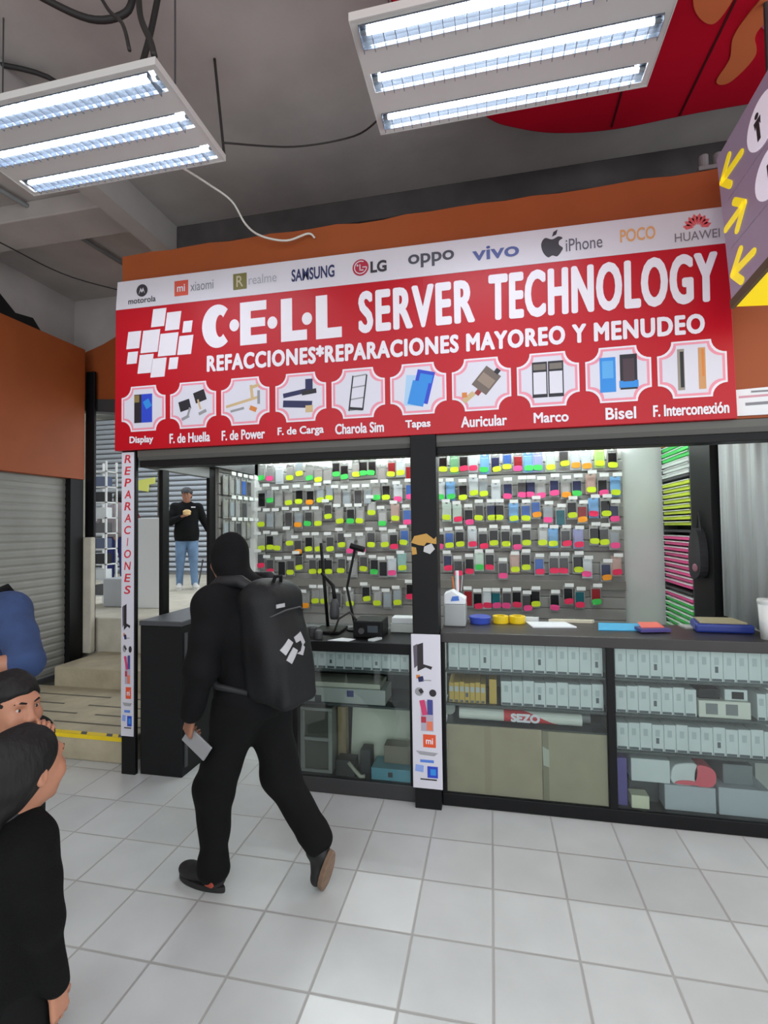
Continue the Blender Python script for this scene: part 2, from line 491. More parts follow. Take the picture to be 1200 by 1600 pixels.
# ------------------------------------------------------------------ ceiling light fixtures
def fixture(x0, x1, y0, y1, z, label, ends):
    r = empty('ceiling_light', label, 'ceiling light', 'three-tube louvre lights hung from the ceiling', loc=((x0 + x1) / 2, (y0 + y1) / 2, z))
    ts = [(y0 + 0.02, y0 + 0.125), (y0 + 0.235, y0 + 0.33), (y1 - 0.115, y1 - 0.02)]
    h = MB()
    ys = [y0]
    for a, b in ts: ys += [a, b]
    ys.append(y1)
    for i in range(0, len(ys), 2):           # white face strips between the troughs
        h.box(x0, x1, ys[i], ys[i + 1], z, z + 0.012)
    for a, b in ts:
        h.box(x0, x0 + 0.025, a, b, z, z + 0.012); h.box(x1 - 0.025, x1, a, b, z, z + 0.012)
    h.box(x0 - 0.004, x1 + 0.004, y0 - 0.006, y0, z - 0.004, z + 0.03); h.box(x0 - 0.004, x1 + 0.004, y1, y1 + 0.006, z - 0.004, z + 0.03)
    h.box(x0 - 0.004, x0, y0, y1, z - 0.004, z + 0.03); h.box(x1, x1 + 0.004, y0, y1, z - 0.004, z + 0.03)
    h.box(x0, x1, y0, y1, z + 0.03, z + 0.034); h.box(x0 + 0.04, x1 - 0.04, y0 + 0.05, y1 - 0.05, z + 0.034, z + 0.075)
    adopt(h.build('housing', mat('lamp housing white', (205, 203, 200), 0.5)), r)
    tube_m = emit('fluorescent tube', (236, 246, 255), TUBE_STRENGTH)
    refl = mat('mirror reflector', (128, 135, 146), 0.22, 0.6)
    for k, (a, b) in enumerate(ts):
        c = (a + b) / 2; w = (b - a) / 2
        g = MB()
        n = 8
        arc = [(c - w * math.cos(math.pi * i / n), z + 0.002 + 0.027 * math.sin(math.pi * i / n)) for i in range(n + 1)]
        for i in range(n):
            g.add([(x0 + 0.02, *arc[i]), (x1 - 0.02, *arc[i]), (x1 - 0.02, *arc[i + 1]), (x0 + 0.02, *arc[i + 1])], [(0, 1, 2, 3)])
        adopt(g.build('reflector', refl, smooth=True), r)
        adopt(MB().tube([(x0 + 0.05, c, z + 0.018), (x1 - 0.05, c, z + 0.018)], 0.010, 12).build('tube', tube_m, smooth=True), r)
        adopt(MB().tube([(x0 + 0.026, c, z + 0.018), (x0 + 0.05, c, z + 0.018)], 0.009, 10).build('tube_socket', m_grey), r)
        adopt(MB().tube([(x1 - 0.05, c, z + 0.018), (x1 - 0.026, c, z + 0.018)], 0.009, 10).build('tube_socket', m_grey), r)
        lv = MB()
        s0, s1 = x0 + 0.028 + ends[k][0], x1 - 0.028 - ends[k][1]
        nb = 25
        for i in range(nb + 1):
            x = s0 + (s1 - s0) * i / nb
            lv.prism([(a + 0.003, z - 0.022), (b - 0.003, z - 0.022), (b - 0.004, z + 0.012), (c + 0.02, z + 0.008), (c - 0.02, z + 0.008), (a + 0.004, z + 0.012)], x - 0.0012, x + 0.0012, plane='yz')
        lv.box(s0, s1, a + 0.001, a + 0.003, z - 0.004, z + 0.012); lv.box(s0, s1, b - 0.003, b - 0.001, z - 0.004, z + 0.012)
        adopt(lv.build('louvre', refl), r)
    hw = MB()
    for x in (x0 + 0.1, x1 - 0.1):
        hw.tube([(x, (y0 + y1) / 2, z + 0.075), (x, (y0 + y1) / 2, 4.4)], 0.004, 6)
    adopt(hw.build('hanging_wire', m_dgrey), r)
    return r
fixture(-1.87, -0.655, -1.30, -0.745, 3.65, 'white ceiling light with three louvred tubes, under looped black cables at left', [(0, 0.03), (0.0, 0.05), (0.05, 0.05)])
fixture(0.19, 1.40, -1.29, -0.73, 3.65, 'white ceiling light with three louvred tubes, in front of the red ceiling panel', [(0.0, 0.0), (0.04, 0.0), (0.0, 0.05)])
def cable(name, pts, r, m, label, n=8, sub=6):
    P = [Vector(p) for p in pts]
    out = []
    for i in range(len(P) - 1):
        p0 = P[max(i - 1, 0)]; p1 = P[i]; p2 = P[i + 1]; p3 = P[min(i + 2, len(P) - 1)]
        for k in range(sub):
            t = k / sub
            out.append(0.5 * ((2 * p1) + (p2 - p0) * t + (2 * p0 - 5 * p1 + 4 * p2 - p3) * t * t + (3 * p1 - p0 - 3 * p2 + p3) * t ** 3))
    out.append(P[-1])
    return tag(MB().tube(out, r, n, 0).build(name, m, smooth=True), label, 'cable')
m_cab = mat('black cable', (40, 37, 36), 0.6)
cable('cable', [(-1.75, -1.40, 4.39), (-1.47, -1.18, 4.32), (-1.22, -1.05, 4.24), (-1.05, -1.00, 4.28), (-1.0, -1.0, 4.39)], 0.016, m_cab, 'thick black cable looping under the ceiling at the top left')
cable('cable', [(-0.96, -1.02, 4.39), (-0.87, -1.12, 4.1), (-0.74, -1.22, 3.85), (-0.69, -1.26, 3.735)], 0.014, m_cab, 'black cable bundle running down to the corner of the left ceiling light')
cable('cable', [(-0.88, -0.97, 4.39), (-0.92, -1.0, 4.1), (-0.98, -1.06, 3.735)], 0.014, m_cab, 'straight black cable dropping onto the top of the left ceiling light')
cable('cable', [(-1.16, -1.14, 4.39), (-0.98, -1.20, 4.08), (-0.84, -1.27, 3.9), (-0.78, -1.30, 3.74)], 0.008, m_cab, 'thin black cable crossing the bundle above the left ceiling light')
cable('cable', [(-2.62, -1.2, 4.38), (-2.2, -0.95, 4.36), (-1.80, -0.72, 4.36), (-1.62, -0.66, 4.12), (-1.50, -0.80, 3.735)], 0.014, m_cab, 'dark cable coming down behind the left ceiling light')
tag(MB().tube([(-3.05, -0.35, 4.36), (-2.92, 0.5, 4.36), (-2.83, 1.33, 4.36)], 0.02, 8).build('conduit_pipe', m_grey, smooth=True), 'grey conduit pipe along the ceiling behind the left ceiling light', 'pipe')
cable('cable', [(-3.43, -0.3, 4.38), (-3.43, 0.1, 4.22), (-3.40, 0.45, 4.20), (-3.2, 0.9, 4.14), (-2.6, 1.30, 4.05)], 0.006, m_cab, 'thin sagging cable below the conduit pipe near the left wall')
cable('cable', [(-0.81, -0.58, 4.39), (-0.795, -0.55, 4.1), (-0.785, -0.52, 3.86)], 0.008, m_cab, 'short dark rod hanging alone between the two ceiling lights')
cable('cable', [(-0.66, -0.75, 3.74), (-0.4, -0.4, 3.94), (-0.05, -0.35, 3.98), (0.2, -0.73, 3.74)], 0.005, m_cab, 'thin dark cable strung between the two ceiling lights')
cable('cable', [(-1.02, -0.752, 3.72), (-1.08, -0.5, 3.86), (-1.03, -0.3, 3.89), (-0.93, -0.18, 3.84), (-0.86, -0.12, 3.71), (-0.76, -0.10, 3.63), (-0.6, -0.06, 3.60), (-0.46, -0.03, 3.645), (-0.42, -0.012, 3.62)], 0.007, mat('white cable', (214, 212, 205), 0.5), 'loose white wire from the left ceiling light to the orange wall')

# red rounded panel on the ceiling, with a printed orange and pink figure
def smooth_poly(P, sub=8):
    out = []
    n = len(P)
    for i in range(n):
        p0, p1, p2, p3 = (Vector(P[(i + k) % n]) for k in (-1, 0, 1, 2))
        for k in range(sub):
            t = k / sub
            out.append(tuple(0.5 * ((2 * p1) + (p2 - p0) * t + (2 * p0 - 5 * p1 + 4 * p2 - p3) * t * t + (3 * p1 - p0 - 3 * p2 + p3) * t ** 3)))
    return out
rp = empty('ceiling_panel', 'large glossy red panel with rounded corner under the ceiling', 'panel', loc=(1.8, -0.8, 4.3))
m_rp = mat('glossy red panel', (188, 22, 44), 0.22, var=0.15, scale=1.5, coat=0.3)
outline = [(3.6, 0.29), (2.6, 0.31), (2.0, 0.315), (1.52, 0.335), (1.15, 0.28), (0.88, 0.17), (0.72, 0.06), (0.50, -0.22), (0.28, -0.70), (0.12, -1.2), (0.02, -1.9), (0.03, -2.9)]
# split along seams x = 1.50 and x = 1.92 (slightly slanted)
adopt(MB().prism([q for i, q in enumerate(smooth_poly(outline, 6)) if not (6 * 11 <= i)] + [(0.05, -2.9), (3.6, -2.9)], 4.27, 4.395, plane='xy').build('panel', m_rp, bevel=0.012), rp)
sm = MB()
for xa, xb in ((1.50, 1.46), (1.90, 1.96), (2.42, 2.5)):
    sm.prism([(xa - 0.006, 0.30), (xa + 0.006, 0.30), (xb + 0.006, -2.9), (xb - 0.006, -2.9)], 4.266, 4.272, plane='xy')
adopt(sm.build('seam', mat('seam dark red', (70, 8, 16), 0.5)), rp)
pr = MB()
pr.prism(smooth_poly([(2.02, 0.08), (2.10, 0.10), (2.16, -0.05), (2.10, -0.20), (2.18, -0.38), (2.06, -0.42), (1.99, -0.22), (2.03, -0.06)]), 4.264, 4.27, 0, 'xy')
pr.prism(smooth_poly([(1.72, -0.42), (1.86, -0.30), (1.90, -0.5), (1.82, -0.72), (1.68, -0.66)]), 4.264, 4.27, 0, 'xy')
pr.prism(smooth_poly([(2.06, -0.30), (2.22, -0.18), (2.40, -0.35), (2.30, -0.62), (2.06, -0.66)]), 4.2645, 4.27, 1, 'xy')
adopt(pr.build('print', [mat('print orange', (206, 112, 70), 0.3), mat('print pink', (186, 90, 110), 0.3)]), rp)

def lit(name, rgb, k):
    """a translucent face lit from inside the sign box"""
    m = mat(name, rgb, 0.35)
    b = m.node_tree.nodes['Principled BSDF']
    b.inputs['Emission Color'].default_value = (*lin(rgb), 1); b.inputs['Emission Strength'].default_value = k
    return m
# ------------------------------------------------------------------ purple hanging direction sign (a lit box) at the right
C0 = Vector((1.885, -0.31, 2.80))
al = Vector((0.0687, -0.98241, 0.17365)); up = Vector((0.0227, 0.1756, 0.9842))
up = (up - al * up.dot(al)).normalized(); nn = al.cross(up).normalized()   # nn points to -x
TS = Matrix(((al.x, up.x, nn.x, C0.x), (al.y, up.y, nn.y, C0.y), (al.z, up.z, nn.z, C0.z), (0, 0, 0, 1)))
ds = empty('hanging_sign', 'mauve hanging direction sign with yellow arrows and a yellow underside', 'sign', loc=tuple(C0))
m_mauve = lit('mauve sign face', (112, 97, 114), 0.5)
adopt(MB().box(0, 1.25, 0, 0.86, -0.30, 0, T=TS).build('sign_face', m_mauve, bevel=0.008), ds)
adopt(MB().box(0.012, 1.24, -0.03, 0.0, -0.30, -0.012, T=TS).build('yellow_base', lit('lit yellow acrylic', (244, 214, 10), 0.3)), ds)
tr = MB()
tr.box(0, 1.25, -0.034, 0.012, -0.014, 0.004, T=TS)
adopt(tr.build('edge_strip', mat('dark olive edge', (92, 80, 52), 0.5)), ds)
m_arrow = lit('yellow arrow', (246, 224, 44), 0.3)
def arrow(a0, b0, a1, b1, parent):
    g = MB()
    d = Vector((a1 - a0, b1 - b0)).normalized(); p = Vector((-d.y, d.x))
    def bar(s, e, w):
        q = Vector((e[0] - s[0], e[1] - s[1])).normalized(); o = Vector((-q.y, q.x)) * w / 2
        s = Vector(s); e = Vector(e)
        g.prism([tuple(s - o), tuple(e - o), tuple(e + o), tuple(s + o)], 0.001, 0.005, plane='xy', T=TS)
        for c in (s, e):
            g.prism(disc(c.x, c.y, w / 2, n=12), 0.001, 0.0049, plane='xy', T=TS)
    tip = Vector((a1, b1)); w = 0.038
    bar((a0, b0), (a1, b1), w)
    for sgn in (1, -1):
        e = tip - d * 0.075 + p * sgn * 0.08
        bar((tip.x, tip.y), (e.x, e.y), w)
    adopt(g.build('arrow', m_arrow), parent)
arrow(0.215, 0.668, 0.035, 0.684, ds); arrow(0.03, 0.402, 0.195, 0.399, ds); arrow(0.222, 0.112, 0.045, 0.129, ds)
def roundel(a, b, r, kind):
    g = MB(); g.prism(disc(a, b, r, n=36), 0.001, 0.004, plane='xy', T=TS)
    o = adopt(g.build('roundel', lit('roundel white', (226, 222, 236), 0.3)), ds)
    k = MB()
    if kind == 'person':
        k.prism(disc(a - 0.03, b + 0.06, 0.014), 0.0042, 0.006, plane='xy', T=TS)
        k.prism([(a - 0.055, b + 0.04), (a - 0.005, b + 0.04), (a - 0.01, b + 0.0), (a - 0.018, b + 0.02), (a - 0.02, b - 0.07), (a - 0.042, b - 0.07), (a - 0.042, b + 0.02), (a - 0.05, b + 0.0)], 0.0042, 0.006, plane='xy', T=TS)
    else:
        k.prism(rect(a + 0.01, b, 0.05, 0.09), 0.0042, 0.006, plane='xy', T=TS)
    k.build('pictogram', m_dgrey, parent=o)
    return o
roundel(0.385, 0.66, 0.118, 'person'); roundel(0.395, 0.375, 0.112, 'box')
ln = MB()
for (a0, b0, a1, b1) in ((0.07, 0.538, 1.25, 0.50), (0.05, 0.271, 1.25, 0.20)):
    ln.prism([(a0, b0 - 0.002), (a1, b1 - 0.002), (a1, b1 + 0.002), (a0, b0 + 0.002)], 0.0008, 0.002, plane='xy', T=TS)
adopt(ln.build('thin_line', mat('pale line', (170, 158, 178), 0.5)), ds)
hw = MB()
for a in (0.2, 1.05):
    p = TS @ Vector((a, 0.81, -0.15)); hw.tube([p, (p.x, p.y, 4.4)], 0.012, 8)
adopt(hw.build('hanging_rod', m_dgrey), ds)
# small metal brackets above the orange wall
bk = MB()
bk.tube([(1.93, 0.06, 3.74), (1.93, 0.06, 3.82)], 0.026, 14); bk.tube([(2.005, 0.06, 3.74), (2.005, 0.06, 3.82)], 0.026, 14); bk.box(1.89, 2.045, 0.02, 0.10, 3.716, 3.742)
tag(bk.build('spotlight', m_grey, bevel=0.004), 'pair of small grey cans on top of the orange wall beside the mauve sign', 'fitting')

# ------------------------------------------------------------------ the shop sign
YS = -0.065
sg = empty('shop_sign', 'wide red shop sign with white lettering, picture plaques and a white logo band', 'sign', loc=(0.05, -0.03, 2.26))
def P(o): return adopt(o, sg)
P(MB().prism([(-1.905, 2.262), (2.005, 2.262), (1.99, 3.232), (-1.90, 3.268)], YS, -0.004).build('red_panel', m_red, bevel=0.003))
P(MB().prism([(-1.90, 3.268), (1.99, 3.232), (1.986, 3.438), (-1.885, 3.470)], YS - 0.001, -0.004).build('logo_band', m_bandw, bevel=0.003))
P(MB().prism(rect(0.305, 2.75, 0.004, 0.97), YS - 0.0012, YS).build('panel_joint', mat('joint red', (178, 4, 30), 0.4)))
Y1 = YS - 0.003
# main lettering
def letters_cell():
    g = MB()
    def C_(x0, x1, z0, z1):
        cx, cz = (x0 + x1) / 2 + 0.01, (z0 + z1) / 2; rx, rz = (x1 - x0) / 2, (z1 - z0) / 2
        a0, a1 = math.radians(48), math.radians(312)
        n = 26
        outer = [(cx + rx * math.cos(a0 + (a1 - a0) * i / n), cz + rz * math.sin(a0 + (a1 - a0) * i / n)) for i in range(n + 1)]
        inner = [(cx + 0.02 + (rx - 0.082) * math.cos(a0 + (a1 - a0) * i / n), cz + (rz - 0.072) * math.sin(a0 + (a1 - a0) * i / n)) for i in range(n + 1)]
        for i in range(n):
            g.prism([outer[i], outer[i + 1], inner[i + 1], inner[i]], Y1, YS - 0.0005)
    C_(-1.225, -0.995, 2.925, 3.222)
    g.prism([(-0.932, 2.925), (-0.742, 2.925), (-0.742, 2.987), (-0.855, 2.987), (-0.855, 3.042), (-0.752, 3.042), (-0.752, 3.10), (-0.855, 3.10), (-0.855, 3.152), (-0.742, 3.152), (-0.742, 3.215), (-0.932, 3.215)], Y1, YS - 0.0005)
    for x0, x1, z0, z1 in ((-0.639, -0.459, 2.922, 3.207), (-0.397, -0.223, 2.917, 3.201)):
        g.prism([(x0, z0), (x1, z0), (x1, z0 + 0.068), (x0 + 0.078, z0 + 0.068), (x0 + 0.078, z1), (x0, z1)], Y1, YS - 0.0005)
    for c in ((-0.975, 3.067), (-0.70, 3.058), (-0.458, 3.06)):
        g.prism(disc(c[0], c[1], 0.035, 0.041), Y1, YS - 0.0005)
    return g.build('lettering', m_letter)
P(letters_cell())
P(text_obj('SERVER', 0.252, 3.062, 0.728, 0.272, Y1, m_letter, fat=0.0105, space=1.15))
P(text_obj('TECHNOLOGY', 1.315, 3.060, 1.235, 0.285, Y1, m_letter, fat=0.0105, space=1.15, rot=-0.012))
P(text_obj('REFACCIONES*REPARACIONES MAYOREO Y MENUDEO', 0.34, 2.812, 3.04, 0.118, Y1, m_letter, fat=0.0058, space=1.12, rot=-0.008))
# the cluster of slanted white tiles
g = MB()
for cx, cz, w, h in [(-1.551, 3.179, .115, .14), (-1.438, 3.144, .122, .14), (-1.327, 3.093, .076, .088), (-1.75, 3.039, .115, .135), (-1.617, 3.018, .15, .175), (-1.477, 2.983, .155, .175), (-1.344, 2.967, .118, .145), (-1.761, 2.913, .088, .094), (-1.655, 2.862, .122, .146), (-1.552, 2.827, .122, .146), (-1.436, 2.848, .076, .09)]:
    g.prism(rect(cx, cz, w * .9, h * .9, 0, 0.14), Y1, YS - 0.0005)
P(g.build('tile_emblem', m_letter))
# logo band
Y2 = YS - 0.0035
ink_d = flat((52, 50, 56)); ink_n = flat((40, 48, 92)); ink_g = flat((128, 128, 136))
g = MB(); g.prism(disc(-1.684, 3.386, 0.044), Y2, YS - 0.001)
P(g.build('logo', ink_d))
g = MB(); g.prism([(-1.708, 3.362), (-1.694, 3.405), (-1.684, 3.385), (-1.674, 3.405), (-1.66, 3.362), (-1.672, 3.385), (-1.684, 3.37), (-1.696, 3.385)], Y2 - 0.002, Y2)
P(g.build('logo', m_bandw))
P(text_obj('motorola', -1.684, 3.318, 0.22, 0.042, Y2, ink_d, bold=0.01))
g = MB(); g.prism(rect(-1.374, 3.367, 0.105, 0.105), Y2, YS - 0.001); P(g.build('logo', flat((208, 82, 62))))
P(text_obj('mi', -1.374, 3.367, 0.062, 0.05, Y2 - 0.002, m_bandw, bold=0.02))
P(text_obj('xiaomi', -1.216, 3.367, 0.175, 0.062, Y2, ink_g, bold=0.0))
g = MB(); g.prism(rect(-0.932, 3.362, 0.098, 0.108), Y2, YS - 0.001); P(g.build('logo', flat((120, 112, 62))))
P(text_obj('R', -0.932, 3.362, 0.05, 0.075, Y2 - 0.002, flat((190, 180, 150)), bold=0.01))
P(text_obj('realme', -0.768, 3.362, 0.20, 0.062, Y2, flat((165, 165, 175))))
P(text_obj('SAMSUNG', -0.415, 3.354, 0.295, 0.082, Y2, ink_n, bold=0.025))
g = MB(); g.prism(disc(-0.094, 3.352, 0.053), Y2, YS - 0.001); P(g.build('logo', flat((176, 34, 62))))
g = MB()
for i in range(15):
    a0 = math.radians(60 + i * 20); a1 = math.radians(60 + (i + 1) * 20)
    g.prism([(-0.094 + r * math.cos(a), 3.352 + r * math.sin(a)) for r, a in ((0.043, a0), (0.043, a1), (0.037, a1), (0.037, a0))], Y2 - 0.002, Y2)
g.prism(rect(-0.098, 3.352, 0.007, 0.04), Y2 - 0.002, Y2); g.prism(rect(-0.088, 3.334, 0.026, 0.007), Y2 - 0.002, Y2); g.prism(disc(-0.114, 3.366, 0.006), Y2 - 0.002, Y2)
g.prism(rect(-0.07, 3.352, 0.024, 0.006), Y2 - 0.002, Y2)
P(g.build('logo', m_bandw))
P(text_obj('LG', 0.023, 3.345, 0.105, 0.075, Y2, ink_d, bold=0.04))
P(text_obj('oppo', 0.355, 3.348, 0.285, 0.088, Y2, flat((74, 74, 84)), bold=0.02))
P(text_obj('vivo', 0.744, 3.344, 0.275, 0.084, Y2, flat((84, 96, 152)), bold=0.02))
ap = smooth_poly([(1.07, 3.375), (1.03, 3.388), (1.008, 3.355), (1.018, 3.305), (1.045, 3.272), (1.07, 3.28), (1.097, 3.272), (1.122, 3.30), (1.128, 3.318), (1.108, 3.338), (1.11, 3.362), (1.128, 3.376), (1.105, 3.388)], 5)
g = MB(); g.prism(ap, Y2, YS - 0.001); g.prism([(1.07, 3.392), (1.078, 3.418), (1.102, 3.43), (1.094, 3.402)], Y2, YS - 0.001)
P(g.build('logo', ink_d))
P(text_obj('iPhone', 1.245, 3.328, 0.20, 0.074, Y2, flat((96, 94, 104)), bold=0.005))
P(text_obj('POCO', 1.533, 3.342, 0.185, 0.076, Y2, flat((224, 166, 110)), bold=0.02))
g = MB()
for i in range(8):
    a = math.radians(14 + i * (152 / 7.0)); c = (1.838, 3.335)
    d = (math.cos(a), math.sin(a)); p_ = (-d[1], d[0])
    r0, r1, w = 0.018, 0.085 - 0.012 * abs(math.cos(a)), 0.0155
    g.prism([(c[0] + d[0] * r0, c[1] + d[1] * r0), (c[0] + d[0] * (r1 * .7) + p_[0] * w, c[1] + d[1] * (r1 * .7) + p_[1] * w), (c[0] + d[0] * r1, c[1] + d[1] * r1), (c[0] + d[0] * (r1 * .7) - p_[0] * w, c[1] + d[1] * (r1 * .7) - p_[1] * w)], Y2, YS - 0.001)
P(g.build('logo', flat((222, 92, 98))))
P(text_obj('HUAWEI', 1.836, 3.293, 0.225, 0.050, Y2, flat((126, 116, 122)), bold=0.005))

# picture plaques
def plaque_outline(cx, cz, w, h, c):
    out = []
    for sx, sz, a0 in ((1, -1, 180), (1, 1, 270), (-1, 1, 0), (-1, -1, 90)):
        px, pz = cx + sx * w / 2, cz + sz * h / 2
        arc = []
        for i in range(7):
            # concave quarter circle around the corner
            t = i / 6.0
            if (sx, sz) == (1, -1): a = math.radians(180 - 90 * t)
            elif (sx, sz) == (1, 1): a = math.radians(270 - 90 * t)
            elif (sx, sz) == (-1, 1): a = math.radians(360 - 90 * t)
            else: a = math.radians(90 - 90 * t)
            arc.append((px + c * math.cos(a), pz + c * math.sin(a)))
        out += arc
    return out
cz0 = 2.548
names = ['Display', 'F. de Huella', 'F. de Power', 'F. de Carga', 'Charola Sim', 'Tapas', 'Auricular', 'Marco', 'Bisel', 'F. Interconexión']
caps = [(-1.687, .20, .062), (-1.311, .325, .068), (-.914, .33, .068), (-.509, .335, .068), (-.115, .335, .068), (.258, .165, .062), (.656, .285, .068), (1.04, .205, .062), (1.417, .17, .07), (1.775, .40, .066)]
cxs = [-1.672, -1.286, -.899, -.507, -.121, .262, .645, 1.027, 1.409, 1.788]
bk_, bl, lb, go, nv, gr_, br, orr = flat((26, 26, 36)), flat((36, 70, 200)), flat((44, 140, 222)), flat((206, 178, 132)), flat((30, 34, 82)), flat((150, 150, 154)), flat((110, 96, 88)), flat((214, 130, 58))
wh = flat((224, 222, 232))
def pics(k, c):
    x, z = c
    L = []
    if k == 0: L = [(rect(x - .035, z, .07, .2), bk_), (rect(x - .05, z + .07, .04, .05), flat((140, 120, 70))), (rect(x + .03, z, .085, .2), bl), (rect(x + .035, z + .03, .05, .06, .5), lb)]
    if k == 1: L = [(rect(x - .06, z + .0, .085, .07, .25), bk_), (rect(x + .055, z + .055, .085, .075, .3), bk_), (rect(x - .03, z - .05, .015, .07, -.3), gr_), (rect(x - .055, z - .085, .06, .02, .4), gr_), (rect(x + .05, z - .0, .012, .07, .3), go), (rect(x + .075, z - .055, .06, .02, .4), gr_)]
    if k == 2: L = [(rect(x - .02, z - .005, .24, .018, .22), go), (rect(x - .055, z - .055, .1, .016, .18), gr_), (rect(x + .05, z + .06, .02, .09, .1), go), (rect(x + .075, z + .095, .06, .02, .25), go), (rect(x + .06, z - .055, .05, .03, -.4), orr), (rect(x + .1, z + .02, .018, .09), gr_)]
    if k == 3: L = [(rect(x - .02, z + .03, .2, .03, .15), nv), (rect(x + .06, z + .07, .05, .09), nv), (rect(x - .02, z - .045, .2, .045, -.08), nv), (rect(x + .06, z - .08, .05, .045), go), (rect(x + .06, z + .03, .1, .03, .1), bk_)]
    if k == 4:
        for a in (-.105, -.035, .04, .11): L.append((rect(x + a * .15, z + a, .085, .008, .1), gr_))
        L += [(rect(x - .045, z, .008, .225, -.13), bk_), (rect(x + .045, z, .008, .225, -.13), bk_), (rect(x - .012, z - .1, .085, .016, -.13), bk_)]
    if k == 5: L = [(rect(x - .03, z - .01, .1, .19, -.1), flat((170, 205, 235))), (rect(x + .03, z + .01, .11, .2, -.25), bl), (rect(x + .0, z - .03, .1, .15, -.25), lb), (rect(x + .05, z + .06, .08, .05, -.25), lb)]
    if k == 6: L = [(rect(x + .03, z + .02, .11, .14, -.7), br), (rect(x + .03, z + .02, .09, .06, -.7), flat((150, 132, 118))), (rect(x + .095, z + .07, .03, .03, -.7), bk_), (rect(x - .02, z - .05, .03, .03, -.7), flat((150, 40, 40))), (rect(x - .075, z - .075, .03, .08, -.9), go), (rect(x - .1, z - .06, .03, .03), orr)]
    if k == 7:
        for s in (-.045, .045):
            L += [(rect(x + s, z, .085, .21), bk_), (rect(x + s, z - .02, .072, .13), wh), (rect(x + s, z + .075, .07, .035), flat((120, 112, 104)))]
    if k == 8: L = [(rect(x - .055, z, .085, .2), lb), (rect(x - .055, z + .03, .06, .1), flat((90, 170, 232))), (rect(x + .055, z + .01, .09, .2), bk_), (rect(x + .055, z - .06, .1, .04), lb), (rect(x + .055, z + .02, .06, .13), flat((70, 50, 60)))]
    if k == 9: L = [(rect(x - .055, z, .035, .23), flat((150, 142, 132))), (rect(x - .05, z + .0, .018, .2), bk_), (rect(x + .05, z, .035, .23), flat((206, 150, 100))), (rect(x + .055, z + .03, .012, .15), orr)]
    return L
m_pink = mat('plaque pink line', (236, 150, 168), 0.45)
for k in range(10):
    x = cxs[k]
    root = MB()
    root.prism(plaque_outline(x, cz0, .348, .318, .075), YS - 0.003, YS - 0.0005, 0)
    root.prism(plaque_outline(x, cz0, .328, .298, .075), YS - 0.004, YS - 0.003, 1)
    root.prism(plaque_outline(x, cz0, .300, .272, .073), YS - 0.005, YS - 0.004, 2)
    pq = P(root.build('picture_plaque', [m_letter, m_pink, mat('plaque white', (220, 218, 230), 0.4)]))
    pg = MB(); mats = []
    for i, (poly, m_) in enumerate(pics(k, (x, cz0))):
        if m_ not in mats: mats.append(m_)
        pg.prism(poly, YS - 0.0055 - 0.0004 * i, YS - 0.005, mats.index(m_))
    pg.build('picture', mats, parent=pq)
    cx, w, h = caps[k]
    P(text_obj(names[k], cx, 2.325, w * .95, h, Y1, m_letter, fat=0.0022, name='caption'))
# paper notice on the orange wall at the right of the sign
nt_ = tag(MB().prism([(2.02, 2.285), (2.42, 2.285), (2.42, 2.445), (2.02, 2.43)], -0.008, -0.002).build('notice', m_paper), 'white printed paper on the orange wall right of the red sign', 'notice')
g = MB()
g.prism(rect(2.12, 2.39, .16, .012, .02), -0.0095, -0.008, 0); g.prism(rect(2.2, 2.35, .26, .016, .02), -0.0095, -0.008, 1); g.prism(rect(2.25, 2.415, .3, .01), -0.0095, -0.008, 1)
g.build('print', [flat((206, 150, 165)), ink_g], parent=nt_)

# ------------------------------------------------------------------ shopfront frame
struct(MB().box(-1.872, -1.762, -0.03, 0.0, 0, 2.262).build('trim_5', m_black, bevel=0.004))
struct(MB().box(0.206, 0.364, -0.065, 0.10, 0, 2.262).build('trim_6', m_black, bevel=0.004))
struct(MB().box(-1.835, -1.80, 0.32, 0.40, 0, 2.17).build('trim_7', m_black, bevel=0.004))
struct(MB().box(-1.835, -1.80, 0.98, 1.08, 0, 2.45).build('trim_8', m_black, bevel=0.004))
struct(MB().box(-1.86, -1.80, 0.0, 0.98, 2.165, 2.262).build('trim_9', m_grey, bevel=0.004))
struct(MB().box(-1.90, -1.72, 0.02, 1.85, 2.262, 2.40).build('trim_10', m_dgrey))
rs = empty('roller_shutter', 'rolled-up dark grey shutter box along the underside of the red sign', 'shutter', loc=(0.2, 0.02, 2.16))
for x0, x1 in ((-1.745, 0.206), (0.364, 2.46)):
    adopt(MB().prism([(-0.035, 2.218), (-0.035, 2.261), (0.14, 2.261), (0.14, 2.19), (-0.02, 2.19)], x0, x1, plane='yz').build('shutter_box', mat('shutter box grey', (92, 92, 88), 0.5, 0.2), bevel=0.003), rs)
    adopt(MB().box(x0, x1, -0.012, 0.10, 2.145, 2.192).build('bottom_bar', m_black, bevel=0.004), rs)

